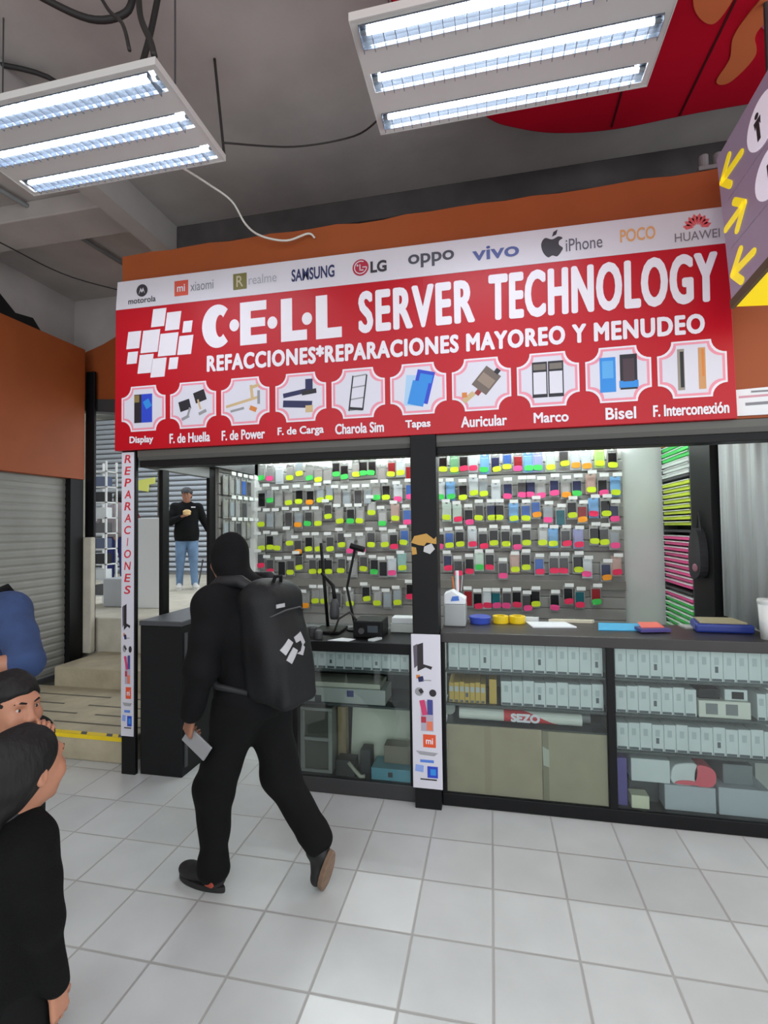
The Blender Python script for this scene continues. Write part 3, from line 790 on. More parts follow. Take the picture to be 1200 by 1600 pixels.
# graphics shared by the two printed strips
def device_graphics(parent, x0, x1, zt, zb, y):
    w = x1 - x0; h = zt - zb; cx = (x0 + x1) / 2
    def Z(f): return zt - f * h
    def add(nm, polys):
        g = MB(); ms = []
        for i, (p_, m_) in enumerate(polys):
            if m_ not in ms: ms.append(m_)
            g.prism(p_, y - 0.0012 - 0.0002 * i, y, ms.index(m_))
        o = g.build(nm, ms); adopt(o, parent)
    dk, pu = flat((38, 30, 36)), flat((92, 84, 96))
    add('printed_picture', [([(x0 + .05 * w, Z(.07)), (x0 + .2 * w, Z(.055)), (x0 + .2 * w, Z(.2)), (x0 + .08 * w, Z(.22))], pu),
        ([(x0 + .2 * w, Z(.06)), (x0 + .42 * w, Z(.045)), (x0 + .42 * w, Z(.19)), (x0 + .75 * w, Z(.205)), (x0 + .7 * w, Z(.225)), (x0 + .5 * w, Z(.21)), (x0 + .2 * w, Z(.24))], dk)])
    add('printed_picture', [(rect(x0 + .22 * w, Z(.275), .14 * w, .025 * h), orr), (rect(x0 + .32 * w, Z(.29), .2 * w, .035 * h, .2), nv), (rect(x0 + .55 * w, Z(.297), .3 * w, .006 * h), gr_)])
    add('printed_picture', [(disc(x0 + .25 * w, Z(.375), .16 * w, .028 * h), gr_), (rect(x0 + .32 * w, Z(.37), .14 * w, .03 * h, .6), dk), (disc(x0 + .75 * w, Z(.38), .13 * w, .024 * h), dk)])
    add('printed_picture', [(rect(cx + .03 * w, Z(.535), .46 * w, .2 * h), flat((176, 168, 186))), (rect(cx - .1 * w, Z(.48), .2 * w, .1 * h, .2), flat((206, 60, 110))), (rect(cx + .14 * w, Z(.475), .2 * w, .1 * h), flat((64, 70, 140))), (rect(cx + .12 * w, Z(.6), .22 * w, .06 * h), flat((226, 120, 90))), (rect(cx - .1 * w, Z(.56), .18 * w, .04 * h), flat((180, 50, 70)))])
    add('printed_picture', [(rect(cx + .1 * w, Z(.70), .46 * w, .085 * h), flat((226, 84, 44)))])
    o = text_obj('mi', cx + .1 * w, Z(.70), .26 * w, .04 * h, y - 0.0018, m_letter, bold=0.02); adopt(o, parent)
    add('printed_picture', [(rect(cx, Z(.775 + .006 * i), .8 * w * (1 - .1 * i), .004 * h, -.05), gr_) for i in range(4)])
    add('printed_picture', [(rect(cx, Z(.835), .5 * w, .018 * h), flat((84, 128, 214))), (rect(x0 + .22 * w, Z(.885), .3 * w, .045 * h, -.1), flat((140, 164, 226))), (rect(x0 + .7 * w, Z(.905), .38 * w, .075 * h), flat((40, 70, 190))), (rect(x0 + .72 * w, Z(.905), .2 * w, .04 * h), lb), (rect(cx + .05 * w, Z(.955), .6 * w, .008 * h), dk)])
lb_root = empty('printed_banner', 'narrow white banner with stacked red letters on the left black post', 'banner', loc=(-1.82, -0.035, 0.26))
adopt(MB().box(-1.872, -1.772, -0.034, -0.0305, 0.265, 2.252).build('banner_sheet', mat('banner white', (214, 212, 222), 0.45)), lb_root)
m_rl = mat('banner red', (206, 36, 52), 0.45)
for i, ch in enumerate('REPARACIONES'):
    o = text_obj(ch, -1.822, 2.205 - i * 0.084, 0.012 if ch == 'I' else 0.055, 0.058, -0.0352, m_rl, bold=0.015, shear=0.15, depth=0.001); adopt(o, lb_root)
device_graphics(lb_root, -1.868, -1.776, 1.225, 0.28, -0.034)
mp = empty('printed_banner', 'white strip with phone pictures wrapped on the middle black post', 'banner', loc=(0.28, -0.07, 0.12))
adopt(MB().box(0.196, 0.374, -0.072, -0.0655, 0.125, 1.045).build('banner_sheet', MATS['banner white'], bevel=0.002), mp)
device_graphics(mp, 0.20, 0.365, 1.035, 0.14, -0.072)
tpz = empty('packing_tape', 'torn brown and clear tape around the middle black post', 'tape', loc=(0.285, -0.067, 1.6))
adopt(MB().prism([(0.205, 1.60), (0.225, 1.64), (0.30, 1.655), (0.345, 1.62), (0.36, 1.635), (0.36, 1.59), (0.30, 1.60), (0.285, 1.58), (0.25, 1.585)], -0.069, -0.0655).build('brown_tape', mat('brown tape', (190, 142, 52), 0.3)), tpz)
adopt(MB().prism([(0.285, 1.575), (0.33, 1.595), (0.35, 1.56), (0.32, 1.53), (0.28, 1.545)], -0.0685, -0.0655).build('clear_tape', mat('clear tape', (190, 190, 190), 0.3)), tpz)
adopt(MB().prism([(0.207, 1.575), (0.235, 1.57), (0.24, 1.53), (0.21, 1.525)], -0.069, -0.0655).build('brown_tape', MATS['brown tape']), tpz)

# ------------------------------------------------------------------ shop interior: walls, ceiling
struct(MB().box(-1.9, 2.45, 1.85, 1.95, 0, 2.75).build('wall_back', m_wallw))
struct(MB().box(2.345, 2.45, 0.0, 1.85, 0, 2.75).build('wall_right', m_wallw))
struct(MB().box(-1.88, -1.80, 1.08, 1.85, 0, 2.75).build('wall_shop_left', mat('shop side wall', (150, 150, 146), 0.7)))
struct(MB().box(-1.80, -1.72, 1.70, 1.85, 0, 2.70).build('column_corner', m_white, bevel=0.004))
struct(MB().box(-1.9, 2.45, 0.14, 1.95, 2.75, 2.82).build('ceiling_shop', m_white))
def unseen_shop_lamp(x0, x1, y, z, label):  # unseen tubes behind the header, put in to light the shop interior
    r = empty('unseen_shop_lamp', label, 'lamp', 'unseen tube lamps lighting the shop', loc=((x0 + x1) / 2, y, z))
    adopt(MB().box(x0, x1, y - 0.035, y + 0.035, z + 0.02, 2.75).build('lamp_body', m_white), r)
    adopt(MB().tube([(x0 + .02, y, z), (x1 - .02, y, z)], 0.018, 10).build('tube', emit('unseen shop tube', (240, 250, 250), SHOP_STRENGTH), smooth=True), r)
unseen_shop_lamp(-1.6, 0.0, 1.0, 2.66, 'unseen white tube lamp on the shop ceiling left of the middle post')
unseen_shop_lamp(0.4, 2.0, 1.0, 2.66, 'unseen white tube lamp on the shop ceiling right of the middle post')
for x0, x1, s in ((-1.70, 0.02, 'left'), (0.1, 1.86, 'right')):
    r = empty('led_strip', 'bright white strip lamp along the top of the %s product wall' % s, 'lamp', loc=((x0 + x1) / 2, 1.80, 2.40))
    adopt(MB().box(x0, x1, 1.755, 1.795, 2.437, 2.475).build('lamp_body', m_white), r)
    adopt(MB().box(x0, x1, 1.755, 1.79, 2.417, 2.437).build('diffuser', emit('led diffuser', (240, 250, 250), SHOP_STRENGTH * 0.8)), r)

# ------------------------------------------------------------------ product walls: slat panels with hooks, pouches on the hooks
m_slat = mat('grey slat panel', (146, 146, 142), 0.6, var=0.06, scale=4)
def slat_panel(x0, x1, side):
    r = empty('slat_panel', 'grey slatted product wall %s of the middle post, full of hooks' % side, 'display wall', loc=((x0 + x1) / 2, 1.85, 0.7))
    b = MB(); z = 0.72
    while z < 2.30:
        b.prism([(1.83, z), (1.80, z), (1.80, z + 0.09), (1.81, z + 0.10), (1.83, z + 0.10)], x0, x1, plane='yz')
        z += 0.105
    adopt(b.build('slats', m_slat), r)
    adopt(MB().box(x0, x1, 1.774, 1.80, 1.095, 1.18).build('ledge', mat('grey ledge', (122, 120, 114), 0.6), bevel=0.004), r)
    return r
m_wire = mat('hook wire', (150, 152, 154), 0.35, 0.8)
m_lab = mat('white hook label', (236, 240, 238), 0.4)
PC = dict(y=('silver grey', (158, 158, 154)), w=('pale white', (206, 214, 218)), s=('light slate', (160, 170, 176)), k=('black', (20, 20, 24)), d=('dark grey', (74, 74, 76)), r=('dark red', (150, 34, 40)), b=('blue', (62, 104, 178)), n=('navy', (38, 46, 84)), l=('light blue', (122, 174, 222)), v=('lavender', (156, 162, 204)), g=('green', (124, 178, 136)), c=('mint white', (198, 216, 204)), i=('lime', (182, 216, 130)), m=('tan', (190, 162, 152)), t=('teal', (28, 98, 108)), a=('pale aqua', (152, 190, 184)))
TC = dict(Y=('yellow', (214, 240, 36)), G=('green', (66, 214, 92)), P=('pink', (250, 80, 150)), R=('crimson', (244, 44, 96)), O=('orange', (252, 160, 30)))
m_pouch = mat('silver pouch', (156, 157, 154), 0.3, 0.15)
ROWN = ['top', '2nd', '3rd', '4th', '5th', 'bottom']
def pouch(x, z, col, tg, panel, label, group, axis='back', slim=False):
    """a pouch on its hook: bag, the screen inside it, a neon price tag"""
    if axis == 'back':
        T = Matrix.Translation((x, 1.765, z))
    else:
        T = Matrix.Translation((-1.745, x, z)) @ Matrix.Rotation(math.radians(90), 4, 'Z')
    w, h = 0.088, 0.185
    g = MB()
    g.prism([(-w / 2, -h / 2), (w / 2, -h / 2), (w / 2, h / 2), (0.012, h / 2), (0.010, h / 2 - 0.012), (-0.010, h / 2 - 0.012), (-0.012, h / 2), (-w / 2, h / 2)], -0.004, 0.004, T=T)
    cn, rgb = PC[col]
    light = col in 'wcliagvm'
    o = g.build('phone_part_pouch', mat('pouch ' + cn, rgb, 0.35) if light else m_pouch)
    tag(o, label, 'phone part', group)
    if col != 'y':
        sc = MB().box(-0.036, 0.036, -0.011, -0.0045, -0.075, 0.062, T=T)
        o2 = sc.build('screen', mat('part ' + cn, rgb, 0.25), parent=o, bevel=0.003, seg=1)
    else:
        MB().box(-0.034, 0.034, -0.008, -0.0045, -0.075, 0.055, T=T).build('screen', m_grey if False else mat('part silver', (176, 178, 176), 0.2, 0.3), parent=o, bevel=0.002, seg=1)
    if tg != 'N':
        a = random.uniform(-.15, .1); dx = random.uniform(-.006, .006)
        g = MB(); g.prism([(dx + 0.041 * math.copysign(abs(math.cos(t)) ** .6, math.cos(t)) * (1 if True else 0) , -0.052 + 0.026 * math.copysign(abs(math.sin(t)) ** .6, math.sin(t))) for t in [i * math.pi / 8 for i in range(16)]], -0.02, -0.018, T=T @ Matrix.Rotation(a, 4, 'Y'))
        g.build('price_tag', mat('neon ' + TC[tg][0], TC[tg][1], 0.5), parent=o)
    # the hook belongs to the wall panel
    k = MB()
    def q(p): return tuple(T @ Vector(p))
    k.tube([q((0, 0.034, h / 2 - 0.007)), q((0, -0.07, h / 2 - 0.007)), q((0, -0.085, h / 2 + 0.0))], 0.0028, 6, 0)
    k.box(-0.038, 0.038, -0.09, -0.086, h / 2 - 0.005, h / 2 + 0.027, 1, T=T)
    adopt(k.build('display_hook', [m_wire, m_lab]), panel)
    return o
TA = """-167,224,Gy -157,223,Py -147,226,Nw -135,223,Yy -125,227,Ys -114,222,Gy -104,220,Yy -94,223,Ny -85,225,Gk -76,222,Gk -64,224,Yy -56,225,Gk -47,225,Gk -37,223,Ny -27,223,Yr -18,224,Yw -9,223,Nr
-167,201,Nk -158,200,Gy -148,201,Ny -137,197,Yy -125,198,Yk -113,197,Ok -102,199,Ys -92,201,Ys -84,201,Ny -74,200,Ns -62,201,Nd -52,201,Ns -43,200,Gy -33,200,Yk -21,198,Pw -9,200,Pb
-168,175,Yy -158,179,Ns -148,179,Ny -137,180,Nd -126,174,Os -115,175,Gd -105,175,Yy -94,182,Yd -82,177,Yy -70,177,Gk -60,177,Yy -48,185,Yy -37,174,Gy -24,179,Ym -12,175,Pb
-168,150,Yy -158,151,Yk -149,150,Yy -136,155,Yy -127,146,Od -115,149,Yk -105,149,Yy -92,149,Yd -80,153,Yd -71,147,Py -59,148,Py -49,153,Yd -35,153,Yy -26,151,Rk -15,155,Yb
-168,132,Rd -158,126,Rd -145,129,Nk -135,125,Yd -126,130,Yd -111,126,Yd -101,126,Yk -94,126,Yk -80,127,Yd -68,129,Ny -57,129,Yd -46,126,Gk -37,129,Nk -28,125,Pw -18,130,Ya
-129,94,Yy -119,91,Oy -108,96,Yy -99,96,Yy -85,97,Nd -72,94,Yy -55,99,Yk -43,95,Yy -33,98,Ns -23,96,Ys -10,102,Rk"""
TB = """24,226,Yk 35,225,Yg 44,226,Rk 53,226,Rw 64,224,Gl 74,224,Yn 85,226,Yb 95,224,Pr 104,224,Gl 113,224,Gv 124,224,Yc 136,227,Yd 146,225,Ow 156,224,Ow 167,226,Yi 178,224,Yk
21,199,Gw 31,199,Gl 43,198,Yk 53,202,Yw 62,201,Ys 74,201,Nw 85,198,Pn 98,199,Pd 106,199,Pn 115,198,Py 127,200,Pn 137,198,Oy 147,199,Gn 159,202,Ym 169,199,Pk 180,199,Yl
27,179,Yc 37,177,Rc 48,174,Pk 58,178,Yd 69,178,Yn 77,178,Yk 90,177,Yl 101,177,Yb 110,180,Ob 121,175,Ps 132,177,Nt 142,179,Yk 151,175,Or 161,180,Rl 171,180,Yk 178,175,Pn
20,151,Pk 29,152,Yb 39,153,Yk 51,153,Rw 61,151,Rk 71,154,Yk 82,153,Yk 92,150,Pk 101,154,Yk 116,154,Yy 125,153,Yl 136,153,Rd 147,152,Rv 161,155,Yk 169,154,Yd 178,151,Ps
27,130,Rn 37,125,Rd 48,127,Rk 57,131,Gc 67,131,Rk 79,123,Pd 90,129,Ym 100,131,Yk 112,127,Rb 125,128,Rd 134,128,Rd 146,129,Yk 154,125,Pw 170,122,On 179,127,Rm
46,101,Nr 55,94,Rk 64,95,Rw 72,95,Pt 82,95,Pd 91,96,Rk 100,93,Pd 108,97,Yk 125,94,Pk 137,100,Rk 147,97,Rt 161,100,Gr"""
for table, side, x0, x1 in ((TA, 'left', -1.71, 0.05), (TB, 'right', 0.09, 1.87)):
    panel = slat_panel(x0, x1, side)
    for r, row in enumerate(table.strip().split('\n')):
        its = row.split()
        for k, it in enumerate(its):
            x, z, code = it.split(',')
            x, z = int(x) / 100, int(z) / 100
            z = z + 0.048 if code[0] != 'N' else z
            tg = 'without tag' if code[0] == 'N' else 'with %s tag' % TC[code[0]][0]
            lab = '%s pouch %s, %s from left in %s row, %s wall panel' % (PC[code[1]][0], tg, ordinal(k + 1), ROWN[r], side)
            pouch(x, z, code[1], code[0], panel, lab, 'phone parts on the %s product wall' % side)
# side wall pouches
sp = empty('slat_panel', 'narrow grey slatted wall with grey packs beside the white corner column', 'display wall', loc=(-1.79, 1.4, 1.5))
b = MB(); z = 1.50
while z < 2.40:
    b.prism([(-1.796, z), (-1.772, z), (-1.772, z + 0.09), (-1.782, z + 0.10), (-1.796, z + 0.10)], 1.09, 1.695, plane='xy' if False else 'xz', T=Matrix.Identity(4)); z += 0.105
adopt(b.build('slats', m_slat), sp)
for r, z in enumerate((2.115, 1.895, 1.69)):
    for k, y in enumerate((1.155, 1.27, 1.385, 1.50, 1.61)):
        col = 'b' if (r, k) == (0, 3) else 'yysyd'[(k + r) % 5]
        pouch(y, z, col, 'N', sp, '%s pouch, %s from the front in %s row on the narrow side wall' % (PC[col][0], ordinal(k + 1), ['top', 'middle', 'lower'][r]), 'packs on the narrow side wall', axis='side')
# ------------------------------------------------------------------ neon rack, black panel and curtain on the right wall
rk = empty('side_rack', 'black rack full of neon strips on the right side wall', 'rack', loc=(2.2, 1.48, 0.8))
adopt(MB().box(2.32, 2.342, 1.16, 1.82, 0.74, 2.45).build('back_board', m_black), rk)
for y0 in (1.165, 1.80):
    adopt(MB().box(2.205, 2.32, y0, y0 + 0.015, 0.74, 2.45).build('upright', m_dgrey), rk)
for z in (2.07, 1.625, 1.135, 0.76):
    adopt(MB().box(2.20, 2.32, 1.18, 1.80, z, z + 0.018).build('shelf', m_dgrey), rk)
NEON = [('green', (70, 214, 96)), ('yellow', (206, 228, 60)), ('pink', (238, 84, 150)), ('orange', (250, 170, 50)), ('white', (220, 228, 222))]
groups = [(2.40, ['orange', 'green', 'green', 'green', 'white', 'white', 'white']), (2.035, ['yellow'] * 8), (1.585, ['pink'] * 9), (1.10, ['pink', 'green', 'green', 'green', 'green', 'green', 'green'])]
nd = dict(NEON)
for gi, (zt, cols) in enumerate(groups):
    for k, c in enumerate(cols):
        z = zt - k * 0.0475
        m_ = mat('neon strip ' + c, nd[c], 0.5)
        b = MB(); b.box(2.20 + 0.006 * (k % 2), 2.315, 1.185, 1.795, z - 0.022, z + 0.004)
        o = tag(b.build('price_strip', m_, bevel=0.003), 'neon %s strip, %s from top in %s block of the side rack' % (c, ordinal(k + 1), ['top', '2nd', '3rd', 'lowest'][gi]), 'strip', 'neon strips on the side rack')
        MB().box(2.194, 2.315, 1.185, 1.795, z + 0.0042, z + 0.0105).build('white_edge', m_lab, parent=o)
tag(MB().box(2.20, 2.342, 0.80, 1.155, 0.0, 2.60).build('black_panel', m_black, bevel=0.004), 'tall black panel on the right wall between neon rack and grey curtain', 'panel')
bg_ = MB()
bg_.prism(smooth_poly([(0.90, 1.32), (1.06, 1.30), (1.09, 1.45), (1.06, 1.58), (1.02, 1.64), (0.96, 1.66), (0.90, 1.60), (0.87, 1.46)], 4), 2.145, 2.199, plane='yz')
bg_.tube([(2.18, 0.93, 1.63), (2.185, 0.98, 1.78), (2.18, 1.02, 1.63)], 0.008, 8)
bgo = tag(bg_.build('hanging_bag', mat('dark bag', (42, 42, 46), 0.6, var=0.3, scale=9), bevel=0.018, seg=3), 'dark bag hanging on the tall black panel', 'bag')
MB().ball((2.142, 0.96, 1.37), (0.006, 0.05, 0.03), 12).build('pink_patch', mat('dusty pink', (150, 100, 116), 0.6), parent=bgo, smooth=True)
cu = MB(); n = 60
ptsf = []
for i in range(n + 1):
    y = 0.78 - 0.62 * i / n
    ptsf.append((2.25 + 0.014 * math.sin(i * 0.36) + 0.004 * math.sin(i * 1.1), y))
vs, fs = [], []
for z in (1.055, 2.70):
    vs += [(x, y, z) for x, y in ptsf]
fs = [(i, i + 1, n + 1 + i + 1, n + 1 + i) for i in range(n)]
cu.add(vs, fs)
c_ = cu.build('curtain', mat('grey curtain', (190, 197, 197), 0.55, var=0.06, scale=2, stretch=(1, 6, .3)), smooth=True)
sd = c_.modifiers.new('thick', 'SOLIDIFY'); sd.thickness = 0.006
tag(c_, 'grey hanging curtain at the right end of the shop counter', 'curtain')

# ------------------------------------------------------------------ counters
m_top = mat('dark countertop', (46, 42, 42), 0.35, var=0.15, scale=5)
m_shelf = mat('dark glass shelf', (70, 76, 76), 0.25)
m_case = mat('case back panel', (112, 120, 120), 0.6)
rc = empty('display_counter', 'long black glass-fronted counter right of the middle post', 'counter', loc=(1.3, 0.2, 0))
def A(o): return adopt(o, rc)
A(MB().box(0.366, 2.235, -0.012, 0.43, 0.985, 1.048).build('countertop', m_top, bevel=0.005))
A(MB().box(0.366, 2.235, -0.004, 0.42, 0.0, 0.075).build('plinth', m_black, bevel=0.004))
for x0, x1 in ((0.366, 0.392), (1.318, 1.362), (2.20, 2.235)):
    A(MB().box(x0, x1, -0.004, 0.04, 0.075, 0.985).build('mullion', m_black, bevel=0.003))
A(MB().box(0.366, 2.235, 0.40, 0.42, 0.075, 0.985).build('back_panel', m_case))
A(MB().box(1.335, 1.345, 0.04, 0.40, 0.075, 0.985).build('divider', m_case))
for x0, x1 in ((0.392, 1.318), (1.362, 2.20)):
    A(MB().box(x0, x1, 0.006, 0.010, 0.075, 0.985).build('glass_pane', m_glass))
for x0, x1, zs in ((0.392, 1.335, (0.805, 0.605, 0.485)), (1.345, 2.20, (0.805, 0.605, 0.395))):
    for z in zs:
        A(MB().box(x0, x1, 0.03, 0.40, z - 0.012, z).build('shelf', m_shelf))
lc = empty('display_counter', 'shorter black glass-fronted counter left of the middle post, behind the walking man', 'counter', loc=(-0.2, 0.2, 0))
def B_(o): return adopt(o, lc)
B_(MB().box(-0.66, 0.204, -0.012, 0.43, 0.90, 0.968).build('countertop', m_black, bevel=0.005))
B_(MB().box(-0.66, 0.204, -0.004, 0.42, 0.0, 0.095).build('plinth', mat('grey plinth', (52, 52, 53), 0.5), bevel=0.004))
B_(MB().box(-0.66, -0.58, -0.004, 0.42, 0.095, 0.90).build('end_panel', m_black, bevel=0.003))
B_(MB().box(0.17, 0.204, -0.004, 0.04, 0.095, 0.90).build('mullion', m_black, bevel=0.003))
B_(MB().box(-0.58, 0.204, 0.40, 0.42, 0.095, 0.90).build('back_panel', mat('case back dark', (70, 74, 74), 0.6)))
B_(MB().box(-0.58, 0.17, 0.006, 0.010, 0.095, 0.90).build('glass_pane', m_glass))
for z in (0.775, 0.555):
    B_(MB().box(-0.58, 0.19, 0.03, 0.40, z - 0.012, z).build('shelf', m_shelf))
sc_ = empty('side_counter', 'low black side counter beside the left banner post', 'counter', loc=(-1.57, 0.45, 0))
adopt(MB().box(-1.742, -1.415, -0.005, 0.92, 0.0, 1.03).build('body', m_black2, bevel=0.006), sc_)
adopt(MB().box(-1.742, -1.405, -0.02, 0.93, 1.03, 1.065).build('countertop', mat('slate laminate', (70, 72, 76), 0.4), bevel=0.006), sc_)
adopt(MB().box(-1.414, -1.405, 0.02, 0.05, 0.06, 0.98).build('edge_trim', m_dgrey), sc_)

# white cartons on the shelves
def carton_row(x0, x1, n, z, h, d, case, row, m_=m_boxw, cname='white', y0=0.05, skip=()):
    w = (x1 - x0) / n
    for k in range(n):
        if k in skip: continue
        xa = x0 + k * w + 0.0008; xb = x0 + (k + 1) * w - 0.0008
        o = tag(MB().box(xa, xb, y0, y0 + d, z + 0.0005, z + h + 0.004 * ((k * 7) % 3 - 1)).build('carton', m_, bevel=0.002, seg=1),
                '%s carton, %s from left on the %s shelf of the %s glass case' % (cname, ordinal(k + 1), row, case), 'box', 'cartons in the %s glass case' % case)
        g = MB()
        g.box((xa + xb) / 2 - 0.012, (xa + xb) / 2 + 0.010, y0 - 0.001, y0, z + h * .55, z + h * .80, 0)
        if k % 5 in (3,):
            g.box((xa + xb) / 2 - 0.010, (xa + xb) / 2 + 0.006, y0 - 0.0015, y0, z + h * .3, z + h * .5, 1)
        g.box(xa + 0.004, xb - 0.008, y0 - 0.0012, y0, z + 0.004, z + 0.018, 1)
        g.build('printed_label', [flat((186, 194, 196)), flat((92, 98, 104))], parent=o)
carton_row(0.41, 1.31, 14, 0.805, 0.172, 0.2, 'middle', 'upper')
carton_row(0.725, 1.31, 9, 0.605, 0.15, 0.2, 'middle', 'second')
carton_row(0.41, 0.635, 7, 0.605, 0.125, 0.2, 'middle', 'second', mat('ochre carton', (206, 172, 84), 0.55), 'ochre')
tag(MB().box(0.655, 0.70, 0.06, 0.26, 0.6055, 0.755).build('carton', MATS['ochre carton'], bevel=0.002), 'single ochre carton standing between the ochre row and white cartons', 'box', 'cartons in the middle glass case')
carton_row(1.375, 2.19, 13, 0.805, 0.172, 0.2, 'right', 'upper')
carton_row(1.375, 1.80, 7, 0.605, 0.155, 0.2, 'right', 'second')
carton_row(2.10, 2.19, 2, 0.605, 0.15, 0.2, 'right', 'second right-hand')
carton_row(1.375, 2.19, 13, 0.395, 0.155, 0.2, 'right', 'third')
carton_row(-0.57, 0.165, 12, 0.775, 0.12, 0.2, 'left', 'upper')
def thing_box(name, x0, x1, y0, y1, z0, z1, m_, label, cat='box', bevel=0.004, group=None):
    return tag(MB().box(x0, x1, y0, y1, z0 + 0.0005, z1).build(name, m_, bevel=bevel), label, cat, group)
# right case: device boxes on the second shelf and loose boxes at the bottom
o = thing_box('carton', 1.81, 2.07, 0.05, 0.25, 0.605, 0.70, mat('ivory carton', (222, 222, 212), 0.5), 'wide ivory carton with two grey printed squares on the second shelf, right case')
g = MB(); g.box(1.845, 1.905, 0.0485, 0.05, 0.625, 0.685); g.box(1.945, 2.005, 0.0485, 0.05, 0.625, 0.685); g.build('printed_square', m_grey, parent=o)
thing_box('device', 1.82, 1.93, 0.08, 0.22, 0.7005, 0.755, m_black, 'small black device lying on the wide ivory carton', 'device')
o = thing_box('carton', 1.95, 2.065, 0.07, 0.22, 0.7005, 0.762, m_boxw, 'small white carton with a black window on top of the wide ivory carton')
MB().box(1.985, 2.045, 0.0685, 0.07, 0.71, 0.75).build('window', m_black, parent=o)
thing_box('carton', 1.45, 1.655, 0.06, 0.3, 0.215, 0.345, m_boxw, 'pale carton stacked on a dark box at the bottom of the right case')
thing_box('carton', 1.45, 1.61, 0.12, 0.34, 0.075, 0.2145, m_dgrey, 'dark grey box under the pale carton at the bottom of the right case')
thing_box('carton', 1.372, 1.425, 0.05, 0.3, 0.075, 0.345, mat('purple carton', (92, 78, 150), 0.5), 'tall narrow purple box at the left end of the right case')
thing_box('carton', 1.44, 1.535, 0.03, 0.11, 0.075, 0.148, mat('cream carton', (226, 224, 196), 0.5), 'small cream box beside the purple box')
thing_box('carton', 1.62, 1.882, 0.05, 0.32, 0.075, 0.215, mat('grey carton', (182, 188, 194), 0.55), 'large grey carton at the bottom of the right case, under the pink bag')
thing_box('carton', 1.895, 2.15, 0.05, 0.32, 0.075, 0.225, MATS['grey carton'], 'large grey carton at the bottom right corner of the right case')
thing_box('carton', 1.94, 2.09, 0.10, 0.30, 0.2255, 0.335, mat('slate carton', (122, 128, 132), 0.55), 'slate grey box on top of the bottom right carton')
g = MB()
g.prism(smooth_poly([(1.665, .2215), (1.78, .2215), (1.80, .33), (1.72, .335), (1.67, .31)], 3), 0.06, 0.2)
o = tag(g.build('plastic_bag', m_boxw, bevel=0.008), 'crumpled white and pink bag on the large grey carton', 'bag')
g = MB(); g.prism(smooth_poly([(1.785, .2215), (1.875, .2215), (1.89, .29), (1.855, .325), (1.79, .325)], 3), 0.06, 0.2); g.prism(smooth_poly([(1.68, .2215), (1.79, .2215), (1.77, .244), (1.70, .24)], 3), 0.055, 0.0595)
g.build('pink_half', mat('coral pink', (228, 96, 110), 0.5), parent=o, bevel=0.006)
# middle case: rolls, cardboard sheets
rl = tag(MB().tube([(0.47, 0.09, 0.534), (1.19, 0.09, 0.534)], 0.036, 16, 0).build('paper_roll', mat('roll white', (222, 224, 216), 0.5), smooth=False), 'long white roll with a red printed end lying above the cardboard sheets', 'roll')
g = MB()
tri = []
for i in range(9):
    a = math.radians(100 + i * 20)
    tri.append((0.09 + 0.0368 * math.cos(a), 0.534 + 0.0368 * math.sin(a)))
for i in range(8):
    x1a = 1.09 - 0.24 * (1 - i / 8) ** 1.0 * 1; x1b = 1.09 - 0.24 * (1 - (i + 1) / 8)
    g.add([(0.74, *tri[i]), (x1a, *tri[i]), (x1b, *tri[i + 1]), (0.74, *tri[i + 1])], [(0, 1, 2, 3)])
g.build('red_print', mat('roll red', (212, 52, 62), 0.45), parent=rl)
tm = text_obj('SEZO', 0.865, 0.534, 0.17, 0.052, 0.0515, m_letter, parent=rl, fat=0.004, name='lettering')
tag(MB().tube([(0.40, 0.16, 0.527), (0.40, 0.33, 0.527)], 0.040, 14).build('paper_roll', MATS['roll white']), 'short white roll end beside the long white roll', 'roll')
tag(MB().tube([(0.48, 0.17, 0.522), (1.25, 0.17, 0.522)], 0.036, 14).build('paper_roll', m_grey), 'grey roll behind the long white roll', 'roll')
cb = empty('cardboard_sheet', 'brown cardboard sheet at left, closing the lower middle case', 'cardboard', 'cardboard sheets in the middle case', loc=(0.67, 0.03, 0.076))
adopt(MB().box(0.394, 0.955, 0.022, 0.029, 0.0755, 0.482).build('sheet', m_card, bevel=0.001), cb)
adopt(MB().box(0.62, 0.66, 0.0208, 0.0219, 0.0755, 0.482).build('fold_line', mat('card fold', (168, 154, 130), 0.9)), cb)
c2 = empty('cardboard_sheet', 'brown cardboard sheet at right with a strip of clear tape', 'cardboard', 'cardboard sheets in the middle case', loc=(1.14, 0.03, 0.076))
adopt(MB().box(0.957, 1.316, 0.022, 0.029, 0.0755, 0.478).build('sheet', mat('brown cardboard b', (170, 160, 136), 0.85, var=0.05, scale=7), bevel=0.001), c2)
adopt(MB().box(0.957, 0.992, 0.0205, 0.0219, 0.0755, 0.478).build('overlap_strip', mat('card strip', (144, 138, 118), 0.85)), c2)
adopt(MB().prism([(0.957, 0.39), (0.995, 0.37), (0.995, 0.27), (0.962, 0.28)], 0.0192, 0.0204).build('clear_tape', mat('clear tape pale', (186, 186, 172), 0.3)), c2)
